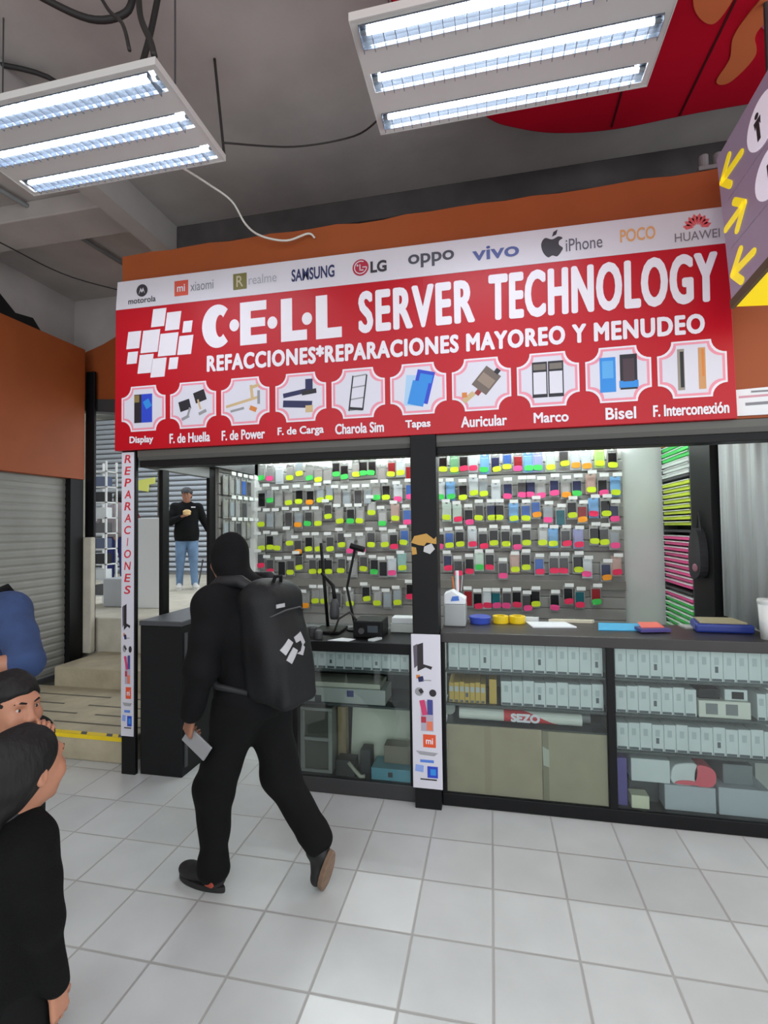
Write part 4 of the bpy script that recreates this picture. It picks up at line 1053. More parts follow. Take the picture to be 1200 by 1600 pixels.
# left case contents
o = thing_box('carton', -0.57, 0.005, 0.05, 0.25, 0.555, 0.652, mat('grey white carton', (186, 190, 186), 0.55), 'long pale carton with a blue square on the middle shelf, left case')
g = MB(); g.box(-0.25, -0.205, 0.0487, 0.05, 0.60, 0.64, 0); g.box(-0.47, -0.425, 0.0487, 0.05, 0.558, 0.60, 1); g.build('printed_square', [flat((44, 56, 120)), m_dgrey], parent=o)
thing_box('carton', -0.565, -0.03, 0.06, 0.26, 0.6525, 0.685, mat('ivory long carton', (206, 206, 190), 0.55), 'flat ivory carton lying on the long pale carton, left case')
dr = empty('drawer_unit', 'pale drawer unit with two smoked drawers in the left case', 'drawer unit', loc=(-0.47, 0.15, 0.096))
adopt(MB().box(-0.575, -0.355, 0.05, 0.30, 0.0955, 0.115).box(-0.575, -0.355, 0.05, 0.30, 0.495, 0.515).box(-0.575, -0.545, 0.05, 0.30, 0.115, 0.495).box(-0.382, -0.355, 0.05, 0.30, 0.115, 0.495).box(-0.545, -0.382, 0.05, 0.30, 0.30, 0.322).build('frame', mat('drawer grey', (164, 166, 160), 0.5), bevel=0.004), dr)
for z0, z1 in ((0.116, 0.299), (0.323, 0.494)):
    adopt(MB().box(-0.544, -0.383, 0.06, 0.29, z0, z1).build('drawer', mat('smoked drawer', (92, 92, 84), 0.35), bevel=0.003), dr)
thing_box('wood_block', -0.345, -0.285, 0.14, 0.2, 0.0955, 0.50, m_wood, 'upright raw wood strip beside the pale drawer unit', 'wood')
tag(MB().prism([(0.22, 0.0955), (0.245, 0.0955), (0.325, 0.53), (0.30, 0.53)], -0.28, 0.165, plane='yz').build('white_board', mat('ivory board', (228, 232, 214), 0.4), bevel=0.002), 'large ivory board leaning inside the left glass case', 'board')
thing_box('carton', -0.02, 0.165, 0.10, 0.20, 0.172, 0.285, mat('taupe carton', (140, 132, 118), 0.6), 'taupe box in front of the leaning ivory board', 'box')
thing_box('device', -0.18, -0.11, 0.10, 0.20, 0.0955, 0.245, m_dgrey, 'dark grey box standing before the leaning ivory board', 'box')
o = thing_box('plastic_case', -0.09, 0.165, 0.03, 0.20, 0.0955, 0.1715, mat('teal plastic', (96, 158, 176), 0.25), 'teal plastic case at the bottom of the left glass case', 'case')
MB().box(0.02, 0.05, 0.029, 0.03, 0.12, 0.15).build('latch', m_dgrey, parent=o)
o = thing_box('device', -0.325, -0.20, 0.035, 0.13, 0.0955, 0.20, mat('graphite device', (58, 60, 58), 0.4), 'graphite device with a pale cable at the bottom left of the left case', 'device')
MB().tube([(-0.24, 0.03, 0.19), (-0.2, 0.026, 0.15), (-0.16, 0.028, 0.11), (-0.13, 0.03, 0.112)], 0.012, 8).build('cable', mat('pale cable', (190, 188, 170), 0.5), parent=o, smooth=True)

# ------------------------------------------------------------------ things on the counters
zt = 1.0485
pr_ = empty('printer', 'pale grey box printer beside the middle post on the counter', 'printer', loc=(0.44, 0.27, zt))
adopt(MB().box(0.375, 0.515, 0.17, 0.36, zt, zt + 0.14).build('body', mat('printer grey', (168, 172, 172), 0.45), bevel=0.008), pr_)
adopt(MB().prism([(0.376, zt + .141), (0.514, zt + .141), (0.516, zt + .175), (0.47, zt + .20), (0.43, zt + .225), (0.376, zt + .205)], 0.19, 0.33).build('paper_stack', m_paper, bevel=0.004), pr_)
adopt(MB().prism([(0.42, zt + .16), (0.475, zt + .165), (0.47, zt + .195), (0.43, zt + .19)], 0.186, 0.1895).build('blue_print', flat((70, 120, 206))), pr_)
pn = empty('pen_cup', 'cup of pens and white slips behind the grey printer', 'cup', loc=(0.43, 0.34, zt))
adopt(MB().lathe([(0.03, 0), (0.035, 0.2), (0.032, 0.2), (0.028, 0.01)], (0.45, 0.395, zt), 16).build('cup', m_dgrey, smooth=True), pn)
for i, (dx, h, m_) in enumerate(((-.015, .30, flat((214, 120, 60))), (.0, .34, m_paper), (.016, .31, m_steel), (.006, .28, flat((190, 50, 50))))):
    adopt(MB().tube([(0.45 + dx * .6, 0.395, zt + .05), (0.45 + dx * 2.2, 0.39 + .004 * i, zt + h)], 0.006 if i != 1 else 0.012, 8).build('pen', m_), pn)
tag(MB().lathe([(0.0, 0.0), (0.065, 0.0), (0.072, 0.035), (0.075, 0.04), (0.068, 0.045), (0.0, 0.045)], (0.602, 0.33, zt), 24).build('blue_lid', mat('royal blue plastic', (60, 84, 190), 0.4), smooth=False), 'royal blue round tub on the counter right of the printer', 'tub')
for i, (x, y) in enumerate(((0.737, 0.35), (0.845, 0.36))):
    t = tag(MB().lathe([(0.028, 0), (0.052, 0), (0.052, 0.045), (0.028, 0.045), (0.028, 0.0)], (x, y, zt), 24).build('tape_roll', mat('yellow tape', (240, 206, 30), 0.35)), 'yellow tape roll on the counter, %s of the pair' % ('left one' if i == 0 else 'right one'), 'tape')
def slip(name, pts, m_, label, cat='paper', t=0.003, z=None):
    z = zt if z is None else z
    return tag(MB().prism(pts, z + 0.0004, z + t, plane='xy').build(name, m_), label, cat)
slip('paper_sheet', [(0.93, 0.20), (1.20, 0.235), (1.15, 0.395), (0.90, 0.37)], m_paper, 'white paper pad on the counter right of the yellow tape rolls', t=0.008)
slip('paper_sheet', [(0.86, 0.405), (0.98, 0.40), (0.99, 0.425), (0.87, 0.428)], m_boxw, 'crumpled white slip behind the white paper pad', t=0.03)
slip('paper_sheet', [(1.05, 0.405), (1.32, 0.40), (1.34, 0.428), (1.08, 0.43)], mat('cream slip', (214, 208, 186), 0.6), 'cream coloured slip at the back of the counter', t=0.02)
slip('folder', [(1.315, 0.175), (1.66, 0.20), (1.64, 0.41), (1.36, 0.405)], mat('cyan card', (66, 178, 226), 0.4), 'flat cyan folder on the counter', 'folder', 0.006)
slip('notebook', [(1.54, 0.12), (1.715, 0.16), (1.69, 0.26), (1.53, 0.22)], mat('dark violet card', (70, 60, 130), 0.4), 'small dark violet notebook overlapping the cyan folder', 'notebook', 0.018, z=zt + 0.006)
slip('card', [(1.555, 0.165), (1.69, 0.195), (1.70, 0.36), (1.58, 0.34)], mat('coral card', (240, 110, 96), 0.4), 'coral card lying on the violet notebook', 'card', 0.004, z=zt + 0.0245)
slip('paper_sheet', [(1.84, 0.30), (1.93, 0.29), (1.92, 0.40), (1.83, 0.40)], mat('grey slip', (176, 178, 172), 0.5), 'grey slip on the counter between neon rack and blue box', t=0.01)
bb = empty('storage_box', 'blue box with a tan lid on the counter below the grey curtain', 'box', loc=(2.04, 0.28, zt))
adopt(MB().prism([(1.86, 0.20), (2.17, 0.19), (2.15, 0.40), (1.90, 0.40)], zt, zt + 0.05, plane='xy').build('body', mat('blue box', (36, 56, 140), 0.35), bevel=0.012), bb)
adopt(MB().prism([(1.89, 0.22), (2.14, 0.21), (2.13, 0.385), (1.92, 0.385)], zt + .0505, zt + 0.062, plane='xy').build('lid', mat('tan lid', (160, 152, 120), 0.6), bevel=0.003), bb)
wb = empty('paper_cup', 'white paper cup on the counter at the far right', 'cup', loc=(2.165, 0.075, zt))
adopt(MB().lathe([(0.034, 0), (0.043, 0.20), (0.040, 0.20), (0.032, 0.006)], (2.175, 0.07, zt), 24).build('cup', m_white, smooth=True), wb)
adopt(MB().lathe([(0.045, 0.195), (0.047, 0.21), (0.043, 0.222), (0.0, 0.222)], (2.175, 0.07, zt), 24).build('lid', mat('cup lid', (206, 210, 208), 0.4)), wb)
# on the left counter
zl = 0.9685
slip('paper_sheet', [(-0.36, 0.0), (-0.22, -0.003), (-0.19, 0.06), (-0.29, 0.085)], m_paper, 'white paper on the left counter beside the walking man', z=zl)
slip('paper_sheet', [(-0.10, 0.03), (-0.06, 0.02), (-0.02, 0.09), (-0.05, 0.11)], m_boxw, 'small white slip on the left counter near the middle post', z=zl, t=0.012)
ss = empty('soldering_station', 'black soldering station with a knob on the left counter', 'soldering station', loc=(-0.08, 0.18, zl))
adopt(MB().box(-0.22, -0.02, 0.10, 0.30, zl, zl + 0.115).build('body', m_black, bevel=0.01), ss)
adopt(MB().tube([(-0.16, 0.10, zl + .05), (-0.16, 0.085, zl + .05)], 0.02, 16).build('knob', m_dgrey), ss)
adopt(MB().box(-0.12, -0.05, 0.096, 0.0995, zl + .04, zl + .085).build('display', mat('grey display', (70, 78, 84), 0.2)), ss)
adopt(MB().tube([(-0.2, 0.12, zl + .115), (-0.24, 0.10, zl + .17), (-0.32, 0.11, zl + .12), (-0.36, 0.14, zl + .03), (-0.40, 0.16, zl + .01)], 0.007, 8).build('cable', m_cab, smooth=True), ss)
ms_ = empty('microscope', 'black bench microscope on a pole stand, above the left counter', 'microscope', loc=(-0.42, 0.26, zl))
adopt(MB().box(-0.54, -0.34, 0.18, 0.40, zl, zl + 0.02).build('base', m_black, bevel=0.005), ms_)
adopt(MB().tube([(-0.48, 0.36, zl + .02), (-0.53, 0.37, zl + .62)], 0.012, 12).build('pole', m_black, smooth=True), ms_)
adopt(MB().tube([(-0.52, 0.36, zl + .40), (-0.42, 0.30, zl + .32), (-0.40, 0.28, zl + .22)], 0.014, 10).build('arm', m_black, smooth=True), ms_)
adopt(MB().lathe([(0.03, 0), (0.035, 0.03), (0.03, 0.10), (0.022, 0.14)], (-0.40, 0.27, zl + .09), 18).build('head', m_dgrey, smooth=True), ms_)
lp_ = empty('bench_lamp', 'thin black bench lamp with a leaning arm between microscope and soldering station', 'lamp', loc=(-0.27, 0.33, zl))
adopt(MB().lathe([(0.06, 0), (0.06, 0.012), (0.012, 0.02), (0.0, 0.02)], (-0.27, 0.34, zl), 20).build('base', m_black), lp_)
adopt(MB().tube([(-0.27, 0.34, zl + .02), (-0.33, 0.35, zl + .30), (-0.27, 0.36, zl + .58)], 0.009, 10).build('arm', m_black), lp_)
adopt(MB().tube([(-0.30, 0.35, zl + .60), (-0.20, 0.35, zl + .57)], 0.022, 12).build('lamp_head', m_black), lp_)
for i, (x0, x1, z0, h) in enumerate(((-0.01, 0.19, zl, 0.06), (0.0, 0.185, zl + 0.061, 0.04))):
    thing_box('carton', x0, x1, 0.31, 0.42, z0, z0 + h, m_boxw if i else mat('mint carton', (196, 204, 198), 0.5), ['wide pale carton behind the soldering station on the left counter', 'thin white carton on top of the pale carton, left counter'][i])
for i, (x, y, h) in enumerate(((-0.50, 0.10, .06), (-0.44, 0.05, .045))):
    tag(MB().lathe([(0.025, 0), (0.028, h), (0.02, h + .01), (0.0, h + .012)], (x, y, zl), 14).build('flux_pot', m_dgrey), ['tall dark pot on the left counter behind the backpack', 'short dark pot on the left counter behind the backpack'][i], 'pot')

# ------------------------------------------------------------------ things in the passage at the left
dr2 = empty('display_rack', 'white upright rack with small dark packs in the passage, left of the red banner', 'rack', loc=(-4.25, 2.45, 0.745))
fr = MB()
for x in (-4.36, -4.16):
    fr.box(x, x + 0.02, 2.40, 2.42, 0.745, 2.60)
    fr.box(x, x + 0.02, 2.58, 2.60, 0.745, 2.60)
for i in range(9):
    z = 0.86 + i * 0.2
    fr.box(-4.36, -4.14, 2.40, 2.60, z, z + 0.014)
adopt(fr.build('frame', m_white), dr2)
for i in range(8):
    z = 0.8745 + i * 0.2
    tag(MB().box(-4.33, -4.18, 2.42, 2.55, z + .0005, z + 0.13).build('product_box', [m_dgrey, m_boxw, m_black, mat('dull blue', (60, 76, 110), .5)][i % 4], bevel=0.003), '%s box on the %s shelf from below of the white passage rack' % (['dark grey', 'white', 'black', 'dull blue'][i % 4], ordinal(i + 1)), 'box', 'boxes on the passage rack')
tag(MB().box(-4.10, -3.80, 2.30, 2.6, 0.7455, 1.10).build('crate', mat('grey white crate', (186, 190, 194), 0.45), bevel=0.02), 'pale plastic crate on the passage floor left of the half wall', 'crate')
st = empty('stool', 'small metal stool behind the man in a cap', 'stool', loc=(-4.0, 4.7, 0.745))
adopt(MB().box(-4.20, -3.82, 4.55, 4.9, 1.19, 1.215).build('seat', m_steel, bevel=0.006), st)
for dx, dy in ((-.17, -.15), (.17, -.15), (-.17, .15), (.17, .15)):
    adopt(MB().tube([(-4.01 + dx * .8, 4.725 + dy * .8, 1.19), (-4.01 + dx * 1.15, 4.725 + dy * 1.15, 0.7455)], 0.012, 8).build('leg', m_dgrey), st)
# ------------------------------------------------------------------ organic shapes: a signed distance field turned into ONE continuous mesh
class SDF:
    def __init__(s, lo, hi, h):
        s.lo = np.array(lo, np.float32); s.h = h
        s.n = np.maximum(2, np.ceil((np.array(hi) - np.array(lo)) / h).astype(int) + 1)
        s.d = np.full(tuple(s.n), 1.0, np.float32)
    def _sub(s, lo, hi):
        a = np.clip(np.floor((np.array(lo) - s.lo) / s.h).astype(int), 0, s.n - 1)
        b = np.clip(np.ceil((np.array(hi) - s.lo) / s.h).astype(int) + 1, 1, s.n)
        if np.any(b <= a): return None
        sl = tuple(slice(i, j) for i, j in zip(a, b))
        ax = [s.lo[k] + s.h * np.arange(a[k], b[k], dtype=np.float32) for k in range(3)]
        return sl, ax[0][:, None, None], ax[1][None, :, None], ax[2][None, None, :]
    def _mix(s, sl, e, k, op):
        d = s.d[sl]
        if op == 'add':
            if k > 0:
                t = np.maximum(k - np.abs(d - e), 0) / k
                s.d[sl] = np.minimum(d, e) - t * t * k * 0.25
            else:
                s.d[sl] = np.minimum(d, e)
        else:
            t = np.maximum(k - np.abs(d + e), 0) / max(k, 1e-6)
            s.d[sl] = np.maximum(d, -e) + t * t * k * 0.25
    def cap(s, p0, p1, r0, r1=None, k=0.02, op='add', flat=None):
        """tapered capsule"""
        r1 = r0 if r1 is None else r1
        p0 = np.array(p0, float); p1 = np.array(p1, float)
        m = max(r0, r1) + k + 3 * s.h
        q = s._sub(np.minimum(p0, p1) - m, np.maximum(p0, p1) + m)
        if q is None: return s
        sl, X, Y, Z = q
        v = p1 - p0; L2 = max(float(v @ v), 1e-9)
        t = np.clip(((X - p0[0]) * v[0] + (Y - p0[1]) * v[1] + (Z - p0[2]) * v[2]) / L2, 0, 1)
        e = np.sqrt((X - p0[0] - t * v[0]) ** 2 + (Y - p0[1] - t * v[1]) ** 2 + (Z - p0[2] - t * v[2]) ** 2) - (r0 + (r1 - r0) * t)
        s._mix(sl, e.astype(np.float32), k, op); return s
    def ell(s, c, r, R=None, k=0.02, op='add'):
        c = np.array(c, float); r = np.array(r, float)
        m = r.max() + k + 3 * s.h
        q = s._sub(c - m, c + m)
        if q is None: return s
        sl, X, Y, Z = q
        R = np.eye(3) if R is None else np.array(R)
        x, y, z = X - c[0], Y - c[1], Z - c[2]
        u = [(x * R[0, i] + y * R[1, i] + z * R[2, i]) for i in range(3)]
        k0 = np.sqrt(sum((u[i] / r[i]) ** 2 for i in range(3)))
        k1 = np.sqrt(sum((u[i] / r[i] ** 2) ** 2 for i in range(3))) + 1e-9
        e = k0 * (k0 - 1) / k1
        s._mix(sl, e.astype(np.float32), k, op); return s
    def box(s, c, half, rad, R=None, k=0.02, op='add'):
        c = np.array(c, float); half = np.array(half, float)
        m = np.linalg.norm(half) + k + 3 * s.h
        q = s._sub(c - m, c + m)
        if q is None: return s
        sl, X, Y, Z = q
        R = np.eye(3) if R is None else np.array(R)
        x, y, z = X - c[0], Y - c[1], Z - c[2]
        u = [np.abs(x * R[0, i] + y * R[1, i] + z * R[2, i]) - (half[i] - rad) for i in range(3)]
        e = np.sqrt(sum(np.maximum(w, 0) ** 2 for w in u)) + np.minimum(np.maximum(np.maximum(u[0], u[1]), u[2]), 0) - rad
        s._mix(sl, e.astype(np.float32), k, op); return s
    def plane_cut(s, p, n):
        """keeps the side the normal n points away from"""
        q = s._sub(s.lo, s.lo + s.n * s.h); sl, X, Y, Z = q
        e = (X - p[0]) * n[0] + (Y - p[1]) * n[1] + (Z - p[2]) * n[2]
        s.d[sl] = np.maximum(s.d[sl], e.astype(np.float32)); return s
    def ripple(s, amp, f, seed=0):
        """soft cloth folds"""
        q = s._sub(s.lo, s.lo + s.n * s.h); sl, X, Y, Z = q
        rs = np.random.RandomState(seed)
        near = np.abs(s.d) < 0.06
        acc = np.zeros(s.d.shape, np.float32)
        for i in range(5):
            w = rs.normal(size=3); w /= np.linalg.norm(w); w *= f * (0.6 + 0.3 * i); ph = rs.uniform(0, 6.28, 2)
            acc += (np.sin(X * w[0] + Y * w[1] + Z * w[2] + ph[0] + 1.5 * np.sin(Z * f * .5 + ph[1])) / (1 + .4 * i)).astype(np.float32)
        s.d = np.where(near, s.d + amp * acc / 2.5, s.d).astype(np.float32); return s
    def build(s, name, material, parent=None, iters=1):
        d = s.d
        d[0], d[-1], d[:, 0], d[:, -1], d[:, :, 0], d[:, :, -1] = 1, 1, 1, 1, 1, 1
        d[d == 0] = 1e-6
        ins = d < 0
        c = np.zeros(tuple(s.n - 1), np.int8)
        for i in (0, 1):
            for j in (0, 1):
                for k in (0, 1):
                    c += ins[i:d.shape[0] - 1 + i, j:d.shape[1] - 1 + j, k:d.shape[2] - 1 + k]
        act = (c > 0) & (c < 8)
        idx = np.argwhere(act)
        num = -np.ones(act.shape, np.int64); num[act] = np.arange(len(idx))
        pos = np.zeros((len(idx), 3)); cnt = np.zeros(len(idx))
        corner = lambda o: d[idx[:, 0] + o[0], idx[:, 1] + o[1], idx[:, 2] + o[2]]
        for a in range(3):
            b, e = [q for q in range(3) if q != a]
            for i in (0, 1):
                for j in (0, 1):
                    o0 = [0, 0, 0]; o0[b] = i; o0[e] = j; o1 = list(o0); o1[a] = 1
                    v0, v1 = corner(o0), corner(o1)
                    x = (v0 < 0) != (v1 < 0)
                    t = np.where(x, v0 / np.where(x, v0 - v1, 1), 0)
                    p = np.tile(np.array(o0, float), (len(idx), 1)); p[:, a] += t
                    pos[x] += p[x]; cnt[x] += 1
        pos = pos / cnt[:, None] + idx
        V = s.lo + pos * s.h
        quads = []
        for a in range(3):
            b, e = (a + 1) % 3, (a + 2) % 3
            sl0 = [slice(None)] * 3; sl1 = [slice(None)] * 3
            sl0[a] = slice(0, -1); sl1[a] = slice(1, None)
            i0, i1 = ins[tuple(sl0)], ins[tuple(sl1)]
            E = np.argwhere(i0 != i1)
            if len(E) == 0: continue
            ok = (E[:, b] > 0) & (E[:, e] > 0) & (E[:, b] < d.shape[b] - 1) & (E[:, e] < d.shape[e] - 1)
            E = E[ok]
            out = i0[tuple(E.T)]
            def cell(db, de):
                q = E.copy(); q[:, b] -= db; q[:, e] -= de
                return num[q[:, 0], q[:, 1], q[:, 2]]
            Q = np.stack([cell(1, 1), cell(0, 1), cell(0, 0), cell(1, 0)], 1)
            Q[~out] = Q[~out][:, ::-1]
            quads.append(Q)
        Q = np.concatenate(quads)
        Q = Q[(Q >= 0).all(1)]
        me = bpy.data.meshes.new(name)
        me.vertices.add(len(V)); me.vertices.foreach_set('co', V.astype(np.float32).ravel())
        me.loops.add(len(Q) * 4); me.loops.foreach_set('vertex_index', Q.ravel().astype(np.int32))
        me.polygons.add(len(Q)); me.polygons.foreach_set('loop_start', np.arange(0, len(Q) * 4, 4, dtype=np.int32))
        me.polygons.foreach_set('use_smooth', np.ones(len(Q), bool))
        me.update(calc_edges=True); me.validate()
        me.materials.append(material)
        o = bpy.data.objects.new(name, me); COL.objects.link(o)
        if iters:
            sm = o.modifiers.new('smooth', 'SMOOTH'); sm.factor = 0.5; sm.iterations = iters
        if parent is not None: adopt(o, parent)
        return o

def frame(fwd, upv=(0, 0, 1)):
    """columns: right, forward, up"""
    f = np.array(fwd, float); f /= np.linalg.norm(f)
    u = np.array(upv, float); r = np.cross(f, u); r /= np.linalg.norm(r); u = np.cross(r, f)
    return np.stack([r, f, u], 1)

def head_shape(S_, C, R, s=1.0, child=False):
    """skull, face, jaw, nose, brow, lips, eye sockets, ears around C (middle of the head at eye level); s scales an adult head"""
    C = np.array(C, float)
    P = lambda x, y, z: C + R @ (np.array([x, y, z]) * s)
    S_.ell(P(0, -.015, .035), np.array((.075, .095, .083)) * s, R, .01 * s)
    S_.ell(P(0, .032, -.02), np.array((.061, .062, .085)) * s, R, .03 * s)
    S_.ell(P(0, .028, -.066), np.array((.052, .056, .044)) * s, R, .02 * s)
    S_.ell(P(0, .068, -.098), np.array((.022, .018, .017)) * s, R, .018 * s)
    S_.cap(P(-.03, .078, .03), P(.03, .078, .03), .014 * s, k=.015 * s)
    for q in (-1, 1):
        S_.ell(P(q * .036, .066, -.028), np.array((.024, .022, .024)) * s, R, .02 * s)
        S_.ell(P(q * .030, .098, .006), np.array((.017, .016, .010)) * s, R, .012 * s, 'sub')
        S_.ell(P(q * .076, -.010, -.006), np.array((.008, .018, .028)) * s, R, .006 * s)
        S_.ell(P(q * .084, -.004, -.004), np.array((.005, .010, .017)) * s, R, .004 * s, 'sub')
        S_.ell(P(q * .011, .102, -.031), np.array((.009, .011, .008)) * s, R, .008 * s)
    nl = .104 if child else .112
    S_.cap(P(0, .090, .014), P(0, nl, -.024), .009 * s, .0125 * s, .012 * s)
    S_.cap(P(-.018, .086, -.056), P(.018, .086, -.056), .008 * s, k=.008 * s)
    S_.cap(P(-.016, .085, -.069), P(.016, .085, -.069), .009 * s, k=.008 * s)
    S_.cap(P(-.024, .089, -.0625), P(.024, .089, -.0625), .0022 * s, k=.004 * s, op='sub')

def face_parts(C, R, s, root, brow_m):
    C = np.array(C, float)
    P = lambda x, y, z: C + R @ (np.array([x, y, z]) * s)
    for q in (-1, 1):
        T = Matrix([list(R[i] * s) + [float(P(q * .030, .0715, .005)[i])] for i in range(3)] + [[0, 0, 0, 1]])
        e = MB().ball((0, 0, 0), (.0125, .0125, .0095), 16, 0, T)
        e.ball((0, .0070, 0), (.0066, .0066, .0066), 12, 1, T)
        o = adopt(e.build('eye', [mat('eye white', (184, 170, 160), 0.25), mat('eye brown', (36, 22, 16), 0.2)], smooth=True), root)
        b = MB().tube([P(q * .013, .0935, .027), P(q * .030, .0915, .0335), P(q * .046, .077, .029)], [.003 * s, .0042 * s, .002 * s], 8)
        adopt(b.build('eyebrow', brow_m, smooth=True), root)
    l = MB()
    l.tube([P(-.023, .086, -.0605), P(-.010, .0935, -.057), P(0, .0945, -.0585), P(.010, .0935, -.057), P(.023, .086, -.0605)], [.0015 * s, .0045 * s, .005 * s, .0045 * s, .0015 * s], 8)
    l.tube([P(-.022, .085, -.064), P(0, .0935, -.068), P(.022, .085, -.064)], [.0015 * s, .0058 * s, .0015 * s], 8)
    adopt(l.build('lips', mat('lips', (150, 84, 74), 0.45), smooth=True), root)

def hand_shape(S_, wrist, d, n, s=1.0, curl=(.35, .4, .3), thumb_in=.25, side=None, spread=0.0):
    """palm, four unequal bent fingers and a thumb. d: wrist to fingers, n: the way the palm faces, side: towards the thumb. Returns fingertips"""
    d = np.array(d, float); d /= np.linalg.norm(d)
    n = np.array(n, float); n -= d * (n @ d); n /= np.linalg.norm(n)
    t = np.cross(d, n)
    if side is not None and t @ np.array(side) < 0: t = -t
    w = np.array(wrist, float)
    P = lambda a, b, c: w + (d * a + t * b + n * c) * s
    for b in (-.026, -.009, .009, .026):
        S_.cap(P(.012, b * .7, 0), P(.085, b, 0), .0125 * s, .0115 * s, .008 * s)
    S_.cap(P(.015, .022, .006), P(.055, .032, .008), .013 * s, .010 * s, .01 * s)
    tips = []
    for b, L, r in ((.030, .072, .0082), (.0105, .080, .0085), (-.0095, .074, .0080), (-.028, .058, .0072)):
        p = P(.088, b, 0); dr = d + t * b * spread * 8
        ang = 0
        for seg, c in zip((.45, .31, .24), curl):
            ang += c
            v = dr * math.cos(ang) + n * math.sin(ang); v = v / np.linalg.norm(v)
            q = p + v * L * seg * s
            S_.cap(p, q, r * s, r * .92 * s, .003 * s); p = q; r *= .92
        tips.append(p)
    p = P(.028, .030, .006)
    v = d * .62 + t * (.75 - thumb_in) + n * thumb_in; v /= np.linalg.norm(v)
    q = p + v * .042 * s; S_.cap(p, q, .0115 * s, .0095 * s, .006 * s)
    v2 = d * .85 + t * (.35 - thumb_in) + n * thumb_in * 1.3; v2 /= np.linalg.norm(v2)
    q2 = q + v2 * .032 * s; S_.cap(q, q2, .0095 * s, .0075 * s, .003 * s)
    return tips + [q2]

def skin(name, rgb):
    m = mat(name, rgb, 0.5, var=0.06, scale=14, bump=0.03, bscale=120)
    b = m.node_tree.nodes['Principled BSDF']
    b.inputs['Subsurface Weight'].default_value = 0.08
    b.inputs['Subsurface Radius'].default_value = (0.02, 0.008, 0.004)
    return m
m_skin = skin('skin warm', (158, 108, 84))
m_skin2 = skin('skin child', (176, 122, 96))
m_hair = mat('black hair', (13, 10, 10), 0.6, spec=0.35, var=0.4, scale=30, bump=0.4, bscale=90, stretch=(1, 1, .25))
m_cloth_k = mat('black cloth', (11, 11, 13), 0.9, spec=0.25, var=0.2, scale=10, bump=0.15, bscale=220)
m_cloth_k2 = mat('black knit', (11, 11, 11), 0.95, spec=0.2, var=0.2, scale=14, bump=0.35, bscale=300)
m_pants_k = mat('black trousers cloth', (9, 9, 10), 0.9, spec=0.25, var=0.2, scale=8, bump=0.1, bscale=200)

class Body:
    """local frame: +y is where the figure faces, +x its right side; L2W puts a local point into the room"""
    def __init__(b, origin, heading, scale=1.0):
        h = np.array([heading[0], heading[1], 0.0]); h /= np.linalg.norm(h)
        b.R = np.stack([np.array([h[1], -h[0], 0]), h, np.array([0, 0, 1.0])], 1)
        b.o = np.array([origin[0], origin[1], origin[2] if len(origin) > 2 else 0.0]); b.s = scale
    def __call__(b, x, y, z):
        return b.o + b.R @ (np.array([x, y, z]) * b.s)
    def v(b, x, y, z):
        return b.R @ np.array([x, y, z], float)

def bounds(pts, m):
    p = np.array(pts); return p.min(0) - m, p.max(0) + m

def shoe(name, heel, toe, upv, s, m_up, m_sole, root, logo=None):
    """a sneaker from heel to toe (floor points of the sole)"""
    heel = np.array(heel, float); toe = np.array(toe, float)
    f = toe - heel; L = np.linalg.norm(f); R = frame(f, upv)
    P = lambda x, y, z: heel + R @ np.array([x, y, z])
    S_ = SDF(*bounds([heel, toe, P(.06, 0, .13), P(-.06, L, .12), P(0, -.03, 0), P(0, L + .03, 0)], .05), .005)
    S_.cap(P(0, .045, .055), P(0, L * .55, .055), .036, .038, .02)
    S_.ell(P(0, L * .74, .047), (.046, L * .26, .036), R, .02)
    S_.cap(P(0, .05, .06), P(0, .06, .105), .036, .037, .02)
    S_.cap(P(0, .07, .10), P(0, L * .55, .065), .03, .026, .02)
    pl = P(0, 0, .018); dn = R @ np.array([0, 0, -1.0])
    S_.plane_cut(pl, dn)
    up = S_.build(name, m_up, root)
    g = MB()
    out = []
    for i in range(28):
        a = 2 * math.pi * i / 28
        y = L / 2 + (L / 2) * math.sin(a)
        wv = (.043 + .007 * math.sin(a)) * (1 - .25 * max(0, -math.sin(a)) ** 2)
        out.append((wv * math.cos(a), y))
    T = Matrix([list(R[i]) + [float(heel[i])] for i in range(3)] + [[0, 0, 0, 1]])
    g.prism(out, 0.0, .026, plane='xy', T=T)
    g.build('sole', m_sole, parent=up, bevel=.004)
    return up, P, R
# ------------------------------------------------------------------ the man walking past with a backpack
B = Body((-.413, -.846), (-.957, .29))
man = empty('person', 'person in black hoodie and trousers walking left with a backpack, phone in hand', 'person', loc=tuple(B(0, .05, 0)))
J = dict(pel=(0, .05, .89), lhip=(-.088, .06, .86), rhip=(.088, .04, .86), lkn=(-.115, .19, .47), rkn=(.10, -.03, .48), lank=(-.12, .19, .09), rank=(.105, -.25, .205),
         chest=(0, .09, 1.22), neck=(0, .145, 1.395), head=(0, .215, 1.545), lsh=(-.185, .12, 1.345), rsh=(.185, .13, 1.345), lel=(-.25, .125, 1.07), lwr=(-.25, .19, .845), rel=(.26, .20, 1.09), rwr=(.24, .30, .90))
J = {k: B(*v) for k, v in J.items()}
lo, hi = bounds(list(J.values()) + [B(0, .2, 1.70), B(-.2, .45, 0)], .16)
RH = frame(B.v(.22, 1, -.12))
b = SDF(lo, hi, .0055)
head_shape(b, J['head'], RH, 1.0)
b.cap(J['neck'], J['head'] - np.array([0, 0, .05]), .055, .052, .03)
b.cap(J['lsh'], J['rsh'], .06, .06, .04); b.cap(J['neck'], J['chest'], .07, .12, .06)
b.ell(J['chest'], (.155, .11, .2), B.R, .05); b.cap(J['chest'], J['pel'], .12, .12, .06); b.ell(J['pel'], (.155, .11, .11), B.R, .05)
